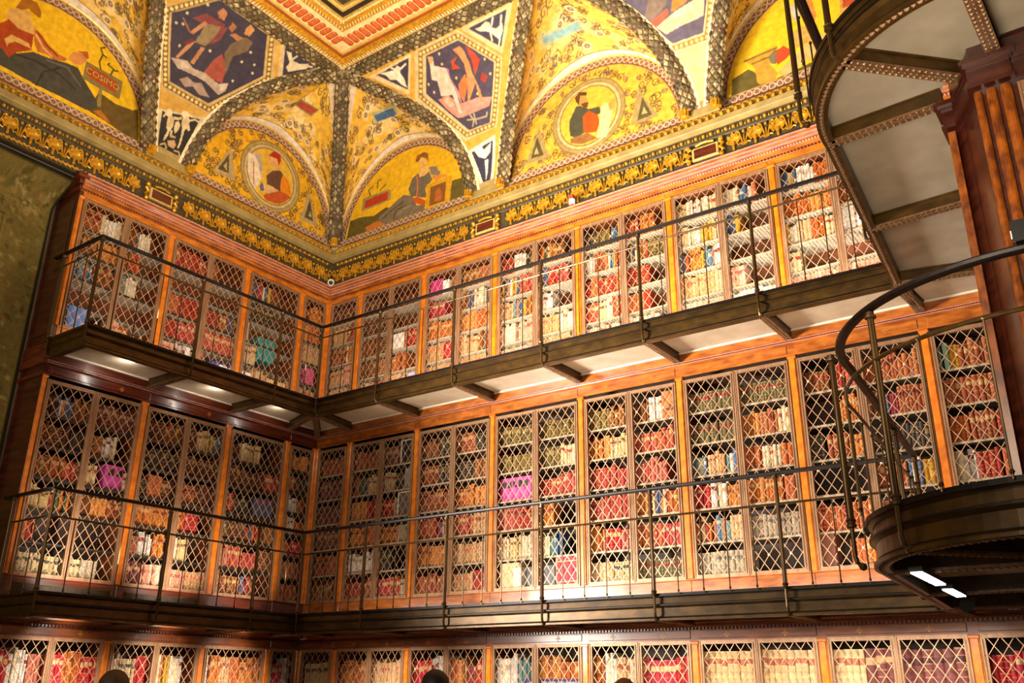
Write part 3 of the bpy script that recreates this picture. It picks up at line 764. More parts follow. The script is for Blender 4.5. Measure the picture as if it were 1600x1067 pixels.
T={'lun_left_far': [('p', '#6a5426', [(3.654, 5.787), (3.453, 5.751), (3.241, 5.787), (3.175, 5.835), (3.097, 5.389), (3.473, 5.47), (3.755, 5.499)]), ('p', '#4c493f', [(4.904, 5.66), (4.736, 5.683), (4.565, 5.722), (4.42, 5.836), (4.268, 5.86), (4.053, 5.923), (3.939, 5.938), (3.813, 5.806), (3.688, 5.69), (3.635, 5.588), (3.753, 5.49), (4.051, 5.492), (4.317, 5.478), (4.696, 5.493), (4.864, 5.473)]), ('s', '#35322c', [(4.562, 5.706), (4.387, 5.746), (4.1, 5.742), (3.92, 5.664)]), ('s', '#35322c', [(4.317, 5.478), (4.277, 5.668), (4.116, 5.826)]), ('s', '#6a675c', [(4.261, 5.827), (4.043, 5.872), (3.867, 5.734)]), ('p', '#b0491c', [(4.862, 5.869), (4.757, 5.997), (4.725, 6.057), (4.612, 6.023), (4.448, 6.051), (4.447, 5.93), (4.444, 5.839), (4.58, 5.721), (4.635, 5.622), (4.707, 5.684), (4.822, 5.679)]), ('p', '#e0b060', [(4.758, 6.145), (4.632, 6.273), (4.538, 6.264), (4.511, 6.169), (4.449, 6.136), (4.453, 6.038), (4.609, 6.007), (4.741, 6.064)]), ('p', '#a86a1c', [(4.686, 6.234), (4.649, 6.356), (4.585, 6.422), (4.493, 6.431), (4.427, 6.342), (4.428, 6.265), (4.493, 6.276), (4.561, 6.304), (4.626, 6.24)]), ('p', '#c9762e', [(4.46, 6.109), (4.377, 6.09), (4.283, 6.02), (4.178, 5.976), (4.063, 5.974), (4.087, 5.93), (4.206, 5.872), (4.274, 5.894), (4.379, 5.863), (4.44, 5.972)]), ('s', '#8a3418', [(4.425, 6.095), (4.312, 6.001), (4.171, 5.942)]), ('s', '#e8c080', [(4.433, 6.052), (4.333, 5.949), (4.229, 5.905)]), ('p', '#e0b060', [(4.717, 5.804), (4.662, 5.897), (4.481, 5.907), (4.447, 5.855), (4.605, 5.843), (4.668, 5.782), (4.671, 5.726)]), ('p', '#dc9450', [(4.063, 5.974), (4.032, 6.071), (3.963, 6.151), (3.868, 6.188), (3.85, 6.112), (3.901, 6.001), (3.977, 5.962)]), ('p', '#b8642e', [(3.978, 6.141), (3.866, 6.199), (3.841, 6.118), (3.887, 6.107), (3.919, 6.141)]), ('p', '#98824a', [(3.667, 5.857), (3.629, 5.857), (3.605, 5.614), (3.652, 5.606)]), ('p', '#8d7a46', [(3.863, 6.074), (3.412, 6.076), (3.417, 5.831), (3.87, 5.838)]), ('p', '#b0521c', [(3.82, 6.043), (3.464, 6.03), (3.472, 5.873), (3.832, 5.906)]), ('p', '#b5702e', [(3.683, 5.522), (3.599, 5.58), (3.459, 5.488), (3.508, 5.47), (3.619, 5.502)]), ('s', '#5a4a1a', [(3.69, 6.076), (3.722, 6.155), (3.699, 6.269), (3.738, 6.333), (3.692, 6.373)]), ('s', '#5a4a1a', [(3.566, 6.076), (3.547, 6.167), (3.621, 6.18), (3.608, 6.208)]), ('s', '#5a4a1a', [(3.543, 6.149), (3.493, 6.171)]), ('s', '#5a4a1a', [(3.699, 6.269), (3.653, 6.259)])], 'lun_left_corner': [('p', '#b8a070', [(2.081, 5.559), (1.877, 6.024), (1.737, 5.576)]), ('p', '#5e5230', [(2.025, 5.624), (1.892, 5.913), (1.86, 5.64)]), ('p', '#b9ab72', [(1.951, 5.707), (1.905, 5.786), (1.896, 5.662)]), ('p', '#b8a070', [(0.665, 5.524), (0.552, 6.019), (0.334, 5.545)]), ('p', '#5e5230', [(0.589, 5.592), (0.52, 5.905), (0.428, 5.592)]), ('p', '#b9ab72', [(0.519, 5.639), (0.495, 5.728), (0.462, 5.645)]), ('r', '#b39b60', [(1.213, 5.917), (1.42, 6.377), (1.02, 5.459), (1.686, 5.843), (0.705, 5.946)]), ('p', '#ecdcc0', [(1.607, 6.073), (1.431, 6.147), (1.364, 5.969), (1.37, 5.776), (1.44, 5.61), (1.533, 5.695), (1.596, 5.851)]), ('p', '#b8a8a0', [(1.53, 6.114), (1.431, 6.147), (1.364, 5.969), (1.379, 5.847), (1.433, 6.011)]), ('s', '#c08060', [(1.513, 5.989), (1.471, 5.688)]), ('p', '#6a4a3a', [(1.291, 5.891), (1.2, 6.014), (1.078, 6.076), (0.984, 6.025), (1.018, 5.775), (1.249, 5.74)]), ('p', '#e08a20', [(1.02, 6.047), (0.912, 5.982), (0.845, 5.8), (1.035, 5.738), (1.049, 5.934)]), ('p', '#c05a2a', [(1.301, 5.582), (1.203, 5.715), (0.997, 5.785), (0.853, 5.777), (0.937, 5.66), (1.036, 5.584), (1.243, 5.535)]), ('p', '#e3b070', [(1.283, 6.185), (1.191, 6.273), (1.12, 6.231), (1.092, 6.098), (1.183, 6.042), (1.253, 6.084)]), ('p', '#b5361e', [(1.294, 6.199), (1.218, 6.312), (1.099, 6.318), (1.08, 6.222), (1.108, 6.139), (1.152, 6.224), (1.258, 6.203)]), ('p', '#e3b880', [(1.337, 5.688), (1.234, 5.786), (1.061, 5.774), (1.236, 5.642)]), ('p', '#5a6a8a', [(1.379, 5.696), (1.338, 5.773), (1.291, 5.663), (1.35, 5.634)])], 'lun_back_corner': [('p', '#665a26', [(0.232, 5.436), (0.279, 5.709), (0.504, 5.7), (0.728, 5.645), (0.956, 5.707), (1.37, 5.516), (1.676, 5.462), (1.678, 5.418), (0.768, 5.388)]), ('p', '#665a26', [(2.069, 5.392), (2.118, 5.729), (2.34, 5.71), (2.384, 5.345)]), ('p', '#7e705a', [(0.823, 5.585), (1.063, 5.702), (1.265, 5.799), (1.442, 5.726), (1.52, 5.555), (1.672, 5.52), (1.66, 5.438), (1.426, 5.44), (0.996, 5.429), (0.849, 5.488)]), ('s', '#54493a', [(1.114, 5.48), (1.14, 5.603), (1.312, 5.622)]), ('s', '#54493a', [(0.898, 5.547), (1.137, 5.649), (1.272, 5.693)]), ('s', '#a09078', [(1.181, 5.517), (1.281, 5.573), (1.416, 5.588)]), ('p', '#756a58', [(1.356, 5.857), (1.423, 6.012), (1.507, 6.043), (1.694, 6.037), (1.778, 5.861), (1.658, 5.77), (1.692, 5.614), (1.512, 5.688), (1.407, 5.737)]), ('p', '#8e8070', [(1.708, 6.076), (1.826, 6.052), (1.916, 5.908), (1.867, 5.895), (1.749, 5.944)]), ('p', '#c85a24', [(1.427, 5.687), (1.529, 5.682), (1.677, 5.576), (1.657, 5.503), (1.483, 5.61)]), ('p', '#dd9440', [(1.75, 5.929), (2.016, 5.858), (2.037, 5.815), (1.838, 5.818)]), ('s', '#d87838', [(1.5, 6.015), (1.521, 5.816), (1.511, 5.703)]), ('p', '#ecbf70', [(1.524, 6.052), (1.57, 6.125), (1.673, 6.111), (1.736, 6.022), (1.63, 5.97), (1.545, 5.978)]), ('p', '#ecba6c', [(1.491, 6.251), (1.561, 6.286), (1.658, 6.228), (1.646, 6.143), (1.579, 6.129), (1.516, 6.182)]), ('p', '#96601e', [(1.457, 6.248), (1.481, 6.338), (1.609, 6.348), (1.683, 6.294), (1.683, 6.167), (1.653, 6.23), (1.561, 6.281), (1.508, 6.23)]), ('p', '#d9a21e', [(1.685, 5.819), (2.107, 5.808), (2.092, 5.395), (1.675, 5.412)]), ('p', '#8a5a2a', [(1.75, 5.757), (2.016, 5.753), (2.004, 5.469), (1.741, 5.472)]), ('p', '#b4682e', [(1.83, 5.655), (1.909, 5.7), (1.964, 5.582), (1.936, 5.491), (1.821, 5.515)]), ('p', '#c8762e', [(0.576, 5.513), (0.684, 5.524), (0.809, 5.545), (0.987, 5.432), (0.766, 5.411), (0.64, 5.416)]), ('p', '#a89058', [(0.499, 5.991), (1.015, 5.979), (1.038, 5.796), (0.486, 5.789)]), ('p', '#b8401c', [(0.546, 5.942), (0.976, 5.952), (0.979, 5.818), (0.539, 5.817)]), ('s', '#6a5a22', [(0.643, 5.989), (0.597, 6.097), (0.686, 6.128)]), ('s', '#6a5a22', [(0.823, 6.021), (0.927, 6.077)]), ('s', '#6a5a22', [(0.764, 6.071), (0.772, 6.191), (0.827, 6.188)])], 'lun_back_middle': [('p', '#a8925c', [(3.28, 5.562), (3.477, 5.997), (3.628, 5.525)]), ('p', '#5e5230', [(3.354, 5.606), (3.447, 5.885), (3.542, 5.597)]), ('p', '#b9ab72', [(3.4, 5.652), (3.437, 5.745), (3.474, 5.634)]), ('p', '#a8925c', [(4.729, 5.544), (4.835, 6.012), (5.077, 5.541)]), ('p', '#5e5230', [(4.811, 5.579), (4.888, 5.873), (4.996, 5.589)]), ('p', '#b9ab72', [(4.869, 5.643), (4.898, 5.733), (4.948, 5.629)]), ('r', '#a89058', [(4.173, 5.905), (4.341, 6.36), (4.008, 5.456), (3.659, 5.993), (4.66, 5.847)]), ('p', '#4e4e3a', [(3.916, 5.724), (3.911, 5.921), (4.011, 6.095), (4.116, 6.07), (4.184, 5.989), (4.33, 5.968), (4.344, 5.872), (4.181, 5.867), (4.108, 5.686), (4.003, 5.656)]), ('p', '#c4541a', [(4.096, 5.918), (4.184, 5.971), (4.309, 5.851), (4.323, 5.741), (4.278, 5.638), (4.108, 5.686)]), ('p', '#c8904a', [(4.014, 6.238), (4.103, 6.255), (4.167, 6.156), (4.172, 6.047), (4.098, 6.05), (4.03, 6.159)]), ('p', '#5e3c1e', [(3.993, 6.228), (4.068, 6.282), (4.159, 6.24), (4.158, 6.192), (4.071, 6.228), (4.05, 6.097), (4.013, 6.157)]), ('p', '#6a4424', [(4.079, 6.107), (4.183, 6.096), (4.171, 6.026), (4.115, 6.026)]), ('p', '#dccb96', [(4.323, 5.758), (4.351, 5.956), (4.424, 5.983), (4.51, 5.822), (4.473, 5.699), (4.408, 5.519), (4.275, 5.553)]), ('p', '#b39a50', [(4.448, 5.952), (4.509, 6.014), (4.558, 5.976), (4.529, 5.866), (4.47, 5.856)]), ('p', '#9a6a3a', [(3.924, 5.677), (4.159, 5.675), (4.292, 5.547), (4.07, 5.548), (3.923, 5.617)])], 'lun_back_right': [('p', '#665a2a', [(5.947, 5.645), (6.129, 5.699), (6.209, 5.618), (6.389, 5.454), (6.795, 5.499), (7.344, 5.44), (7.312, 5.187), (6.772, 5.288), (5.909, 5.344)]), ('p', '#c89a3a', [(6.083, 5.826), (6.459, 5.859), (6.439, 5.774), (6.361, 5.665), (6.432, 5.52), (6.402, 5.431), (6.244, 5.457), (6.211, 5.5), (6.202, 5.678), (6.164, 5.746)]), ('s', '#8a6420', [(6.183, 5.745), (6.394, 5.751)]), ('s', '#8a6420', [(6.101, 5.811), (6.45, 5.827)]), ('p', '#7a7050', [(6.357, 5.753), (6.424, 5.81), (6.472, 5.802), (6.431, 5.634), (6.373, 5.66)]), ('p', '#d0502a', [(6.433, 5.777), (6.522, 5.822), (6.619, 5.713), (6.529, 5.647), (6.441, 5.615)]), ('p', '#ddb472', [(6.432, 5.52), (6.701, 5.71), (6.953, 5.777), (7.162, 5.732), (7.032, 5.585), (6.875, 5.602), (6.667, 5.5), (6.497, 5.449)]), ('p', '#c8a454', [(6.591, 5.905), (6.731, 5.983), (6.9, 5.816), (6.823, 5.753), (6.656, 5.731)]), ('p', '#d4883e', [(6.718, 6.313), (6.86, 6.299), (6.889, 6.036), (6.836, 5.875), (6.756, 6.0)]), ('p', '#c8c0a8', [(6.628, 6.269), (6.718, 6.313), (6.745, 6.122), (6.665, 6.044)]), ('p', '#c89a4a', [(7.135, 6.186), (7.425, 6.065), (7.406, 5.92), (7.12, 5.943)]), ('p', '#b8502a', [(7.17, 6.169), (7.425, 6.065), (7.413, 5.972), (7.148, 5.99)])], 'hex_back': [('p', '#d2b888', [(3.024, 0.906), (3.463, 0.685), (3.093, 0.348), (2.597, 0.34), (2.086, 0.671), (2.336, 0.905)]), ('b', '#8a6a30', [(3.0, 0.88), (3.4, 0.682), (3.054, 0.366), (2.648, 0.367), (2.179, 0.675), (2.405, 0.882)]), ('p', '#4a4152', [(2.981, 0.86), (3.337, 0.679), (3.014, 0.384), (2.697, 0.39), (2.271, 0.678), (2.472, 0.86)]), ('p', '#d88a78', [(2.412, 0.618), (2.563, 0.623), (2.694, 0.55), (2.961, 0.543), (3.149, 0.515), (3.075, 0.472), (2.665, 0.472), (2.593, 0.482), (2.489, 0.546)]), ('p', '#e8a890', [(2.468, 0.609), (2.551, 0.61), (2.618, 0.555), (2.537, 0.553)]), ('p', '#e0988a', [(2.843, 0.54), (2.989, 0.531), (3.041, 0.5), (2.849, 0.502)]), ('p', '#d8bca8', [(2.465, 0.791), (2.499, 0.849), (2.556, 0.836), (2.529, 0.795), (2.678, 0.756), (2.675, 0.713), (2.702, 0.622), (2.675, 0.497), (2.635, 0.507), (2.632, 0.612), (2.468, 0.63), (2.494, 0.714), (2.423, 0.733)]), ('p', '#b08090', [(2.668, 0.765), (2.707, 0.743), (2.685, 0.704), (2.741, 0.601), (2.71, 0.525), (2.691, 0.631)]), ('p', '#d49a60', [(2.482, 0.852), (2.554, 0.843), (2.545, 0.82), (2.479, 0.814)]), ('p', '#d48a58', [(2.858, 0.83), (2.974, 0.827), (3.001, 0.799), (3.011, 0.734), (3.006, 0.672), (3.03, 0.575), (3.026, 0.506), (2.979, 0.514), (2.999, 0.623), (2.869, 0.558), (2.809, 0.542), (2.92, 0.672), (2.939, 0.739), (2.91, 0.787)]), ('p', '#b8452a', [(2.785, 0.78), (2.89, 0.787), (2.809, 0.762), (2.872, 0.723), (2.755, 0.734)]), ('p', '#b8452a', [(3.042, 0.819), (3.112, 0.777), (3.166, 0.722), (3.028, 0.654), (3.053, 0.734)]), ('p', '#a03c28', [(3.129, 0.658), (3.195, 0.626), (3.131, 0.598), (3.076, 0.625)]), ('p', '#c0703e', [(2.758, 0.649), (2.906, 0.689), (2.906, 0.639), (2.755, 0.547), (2.73, 0.588)]), ('s', '#a89878', [(2.722, 0.448), (2.867, 0.431), (2.997, 0.425), (3.021, 0.444)]), ('s', '#a89878', [(2.781, 0.468), (2.81, 0.433), (2.765, 0.402)]), ('s', '#a89878', [(2.836, 0.467), (2.828, 0.407)]), ('d', '#d8b878', [(2.661, 0.839), (2.644, 0.785), (3.231, 0.714), (3.237, 0.633), (2.767, 0.687), (2.356, 0.719), (2.392, 0.666), (2.978, 0.562)])], 'hex_left': [('p', '#c0a068', [(3.558, 0.721), (3.078, 0.952), (2.216, 0.938), (1.954, 0.718), (2.481, 0.363), (3.146, 0.358)]), ('b', '#6e5424', [(3.492, 0.723), (3.054, 0.935), (2.276, 0.922), (2.037, 0.715), (2.525, 0.39), (3.121, 0.387)]), ('p', '#3a3240', [(3.432, 0.727), (3.032, 0.914), (2.33, 0.907), (2.112, 0.714), (2.567, 0.418), (3.09, 0.414)]), ('p', '#b09a88', [(3.204, 0.529), (3.024, 0.561), (2.92, 0.542), (2.767, 0.554), (2.563, 0.542), (2.459, 0.577), (2.442, 0.529), (2.501, 0.489), (2.702, 0.512), (2.868, 0.512), (3.085, 0.5)]), ('p', '#c8b4a0', [(3.095, 0.537), (3.021, 0.558), (2.957, 0.532), (3.029, 0.508)]), ('p', '#c8b4a0', [(2.551, 0.545), (2.458, 0.57), (2.45, 0.534), (2.509, 0.511)]), ('p', '#a08878', [(3.006, 0.452), (2.937, 0.486), (2.829, 0.478), (2.752, 0.499), (2.648, 0.466), (2.583, 0.452), (2.713, 0.434), (2.823, 0.457), (2.91, 0.432)]), ('p', '#7a3a3a', [(3.208, 0.761), (3.09, 0.819), (2.994, 0.822), (2.83, 0.826), (2.841, 0.784), (2.984, 0.79), (3.087, 0.768)]), ('p', '#7a3a3a', [(2.859, 0.797), (2.791, 0.823), (2.796, 0.749), (2.868, 0.701), (2.923, 0.693)]), ('p', '#6a3034', [(3.162, 0.633), (3.085, 0.676), (3.041, 0.667), (3.114, 0.622)]), ('p', '#84704e', [(3.035, 0.779), (2.87, 0.804), (2.867, 0.752), (2.919, 0.676), (3.046, 0.666)]), ('p', '#b07850', [(3.156, 0.695), (3.062, 0.785), (3.018, 0.78), (3.108, 0.694)]), ('p', '#a87048', [(2.987, 0.858), (2.954, 0.89), (2.879, 0.882), (2.87, 0.841), (2.94, 0.837)]), ('p', '#b47c50', [(3.041, 0.674), (3.068, 0.624), (3.132, 0.543), (3.165, 0.543), (3.114, 0.629)]), ('p', '#b47c50', [(2.959, 0.661), (2.908, 0.67), (2.936, 0.563), (2.982, 0.56)]), ('s', '#8a5a48', [(3.291, 0.736), (3.16, 0.697)]), ('p', '#9a4a3a', [(2.699, 0.69), (2.571, 0.644), (2.528, 0.555), (2.656, 0.547), (2.787, 0.556), (2.753, 0.639)]), ('p', '#6e5a40', [(2.667, 0.757), (2.558, 0.83), (2.438, 0.834), (2.443, 0.775), (2.57, 0.71), (2.54, 0.608), (2.673, 0.697)]), ('p', '#c08a50', [(2.598, 0.876), (2.572, 0.901), (2.497, 0.89), (2.51, 0.847), (2.583, 0.841)]), ('p', '#a87248', [(2.73, 0.797), (2.682, 0.819), (2.56, 0.821), (2.609, 0.791)]), ('p', '#a06840', [(2.782, 0.822), (2.772, 0.858), (2.698, 0.849), (2.724, 0.812)]), ('d', '#c8b890', [(3.335, 0.696), (3.263, 0.71), (3.18, 0.607), (2.842, 0.669), (2.4, 0.781), (2.281, 0.737), (2.439, 0.713), (2.423, 0.598), (2.249, 0.693), (3.129, 0.859), (3.281, 0.768)])], 'hex_back_right': [('p', '#dcc290', [(4.966, 0.675), (5.412, 0.35), (5.874, 0.336), (6.043, 0.511), (6.187, 0.669), (5.882, 0.836), (5.09, 0.879)]), ('b', '#9a7434', [(5.028, 0.679), (5.449, 0.373), (5.853, 0.362), (5.997, 0.52), (6.13, 0.662), (5.862, 0.812), (5.125, 0.854)]), ('p', '#5a5060', [(5.081, 0.685), (5.478, 0.397), (5.824, 0.388), (5.955, 0.528), (6.079, 0.661), (5.842, 0.787), (5.161, 0.829)]), ('p', '#e4b890', [(5.356, 0.504), (5.511, 0.527), (5.622, 0.541), (5.826, 0.553), (5.949, 0.552), (5.878, 0.465), (5.603, 0.462), (5.441, 0.452)]), ('p', '#f0cca4', [(5.519, 0.525), (5.617, 0.534), (5.793, 0.544), (5.818, 0.516), (5.589, 0.508)]), ('p', '#d0583a', [(5.315, 0.54), (5.532, 0.57), (5.527, 0.543), (5.46, 0.521), (5.348, 0.508)]), ('p', '#c87a2a', [(5.595, 0.581), (5.686, 0.655), (5.812, 0.631), (5.763, 0.565), (5.702, 0.553), (5.557, 0.542)]), ('p', '#7a6658', [(5.252, 0.567), (5.406, 0.67), (5.6, 0.671), (5.534, 0.585), (5.326, 0.542)])], 'small_back': [('p', '#e2d6c0', [(2.596, 0.275), (3.045, 0.306), (2.836, -0.009), (2.679, 0.005)]), ('p', '#3a3648', [(2.645, 0.259), (2.987, 0.28), (2.81, 0.02), (2.722, 0.021)]), ('p', '#eee4d4', [(2.681, 0.265), (2.806, 0.273), (2.828, 0.245), (2.954, 0.273), (2.907, 0.216), (2.813, 0.19), (2.729, 0.216)]), ('p', '#d8d0c4', [(2.801, 0.183), (2.859, 0.182), (2.806, 0.097), (2.76, 0.051)])], 'small_left': [('p', '#c8b890', [(3.069, 0.249), (2.519, 0.34), (2.574, -0.007), (2.966, -0.006)]), ('p', '#2e2a26', [(3.024, 0.247), (2.571, 0.314), (2.614, 0.022), (2.912, 0.019)]), ('p', '#d2bc90', [(2.938, 0.236), (2.899, 0.253), (2.855, 0.237), (2.839, 0.202), (2.846, 0.168), (2.871, 0.154), (2.908, 0.173), (2.925, 0.204)]), ('p', '#d2bc90', [(2.881, 0.159), (2.858, 0.165), (2.851, 0.138), (2.866, 0.101), (2.886, 0.088), (2.887, 0.121)]), ('p', '#d2bc90', [(2.846, 0.168), (2.825, 0.174), (2.806, 0.143), (2.813, 0.134), (2.835, 0.142)]), ('p', '#d2bc90', [(2.77, 0.274), (2.717, 0.295), (2.678, 0.277), (2.664, 0.238), (2.689, 0.21), (2.727, 0.211), (2.762, 0.241)]), ('p', '#d2bc90', [(2.727, 0.211), (2.689, 0.21), (2.679, 0.162), (2.67, 0.124), (2.68, 0.088), (2.697, 0.091), (2.696, 0.128), (2.707, 0.169)]), ('p', '#d2bc90', [(2.678, 0.231), (2.662, 0.253), (2.629, 0.226), (2.648, 0.214)]), ('c', '#dcc89c', [(2.949, 0.257), (2.763, 0.295)]), ('p', '#d2bc90', [(2.877, 0.252), (2.818, 0.261), (2.788, 0.276), (2.775, 0.262), (2.805, 0.247), (2.861, 0.235)]), ('p', '#d2bc90', [(2.832, 0.229), (2.8, 0.241), (2.764, 0.226), (2.762, 0.191), (2.784, 0.163), (2.815, 0.184)]), ('p', '#c09a6c', [(2.836, 0.102), (2.76, 0.126), (2.719, 0.1), (2.736, 0.073), (2.812, 0.075)]), ('p', '#b8a078', [(2.839, 0.141), (2.765, 0.15), (2.756, 0.138), (2.821, 0.128)]), ('s', '#b8a078', [(2.901, 0.058), (2.856, 0.078), (2.82, 0.058), (2.844, 0.036)]), ('s', '#b8a078', [(2.715, 0.064), (2.661, 0.071), (2.632, 0.048), (2.667, 0.035)]), ('s', '#d2bc90', [(2.678, 0.277), (2.629, 0.297), (2.581, 0.296)]), ('s', '#d2bc90', [(2.986, 0.223), (2.974, 0.247), (2.998, 0.258)])], 'tri_back_l': [('p', '#d9c394', [(1.554, 0.892), (2.281, 0.904), (2.033, 0.712)]), ('p', '#423a4c', [(1.671, 0.882), (2.226, 0.891), (2.032, 0.74)]), ('p', '#e6d8bc', [(1.715, 0.884), (1.84, 0.873), (1.94, 0.866), (2.013, 0.881), (2.055, 0.861), (2.017, 0.84), (2.042, 0.804), (2.034, 0.749), (1.973, 0.778), (1.93, 0.813), (1.838, 0.828), (1.797, 0.862)]), ('s', '#e6d8bc', [(2.019, 0.853), (2.146, 0.868)]), ('s', '#e6d8bc', [(1.985, 0.859), (1.919, 0.883)])], 'tri_back_r': [('p', '#d9c394', [(3.066, 0.905), (3.839, 0.909), (3.482, 0.701)]), ('p', '#423a4c', [(3.166, 0.888), (3.735, 0.891), (3.497, 0.734)]), ('p', '#e6d8bc', [(3.25, 0.873), (3.316, 0.868), (3.419, 0.882), (3.458, 0.869), (3.466, 0.842), (3.519, 0.827), (3.621, 0.84), (3.59, 0.802), (3.514, 0.771), (3.481, 0.789), (3.428, 0.824), (3.374, 0.839), (3.299, 0.852)]), ('s', '#e6d8bc', [(3.477, 0.853), (3.525, 0.882)]), ('s', '#e6d8bc', [(3.593, 0.839), (3.64, 0.874)]), ('s', '#e6d8bc', [(3.52, 0.776), (3.472, 0.745)]), ('s', '#e6d8bc', [(3.428, 0.824), (3.412, 0.782)])], 'tri_left_r': [('p', '#c8b084', [(2.154, 0.938), (1.4, 0.934), (1.902, 0.726)]), ('p', '#3a3344', [(2.066, 0.923), (1.524, 0.917), (1.889, 0.771)]), ('p', '#d8c8a4', [(2.009, 0.894), (1.943, 0.902), (1.869, 0.872), (1.773, 0.877), (1.659, 0.907), (1.645, 0.88), (1.767, 0.838), (1.849, 0.807), (1.902, 0.823), (1.896, 0.855)]), ('s', '#d8c8a4', [(1.88, 0.879), (1.848, 0.907)]), ('s', '#d8c8a4', [(1.686, 0.89), (1.598, 0.903)])]}
RIBS={'groin_back': [(2.558, -0.008), (2.49, 0.255), (2.32, 0.464), (1.973, 0.655), (1.671, 0.78), (1.361, 0.897)], 'l1_back': [(3.012, -0.044), (3.186, 0.243), (3.436, 0.471), (3.734, 0.704), (3.984, 0.867)], 'r1_back': [(5.493, -0.04), (5.441, 0.216), (5.323, 0.402), (5.184, 0.538), (4.978, 0.68)], 'l2_back': [(5.766, -0.054), (5.835, 0.147), (5.961, 0.332), (6.119, 0.496)], 'groin_left': [(2.507, -0.001), (2.441, 0.248), (2.268, 0.482), (1.913, 0.706), (1.511, 0.864), (1.204, 0.951)], 'l1_left': [(3.026, 0.003), (3.228, 0.286), (3.473, 0.566), (3.638, 0.738)]}
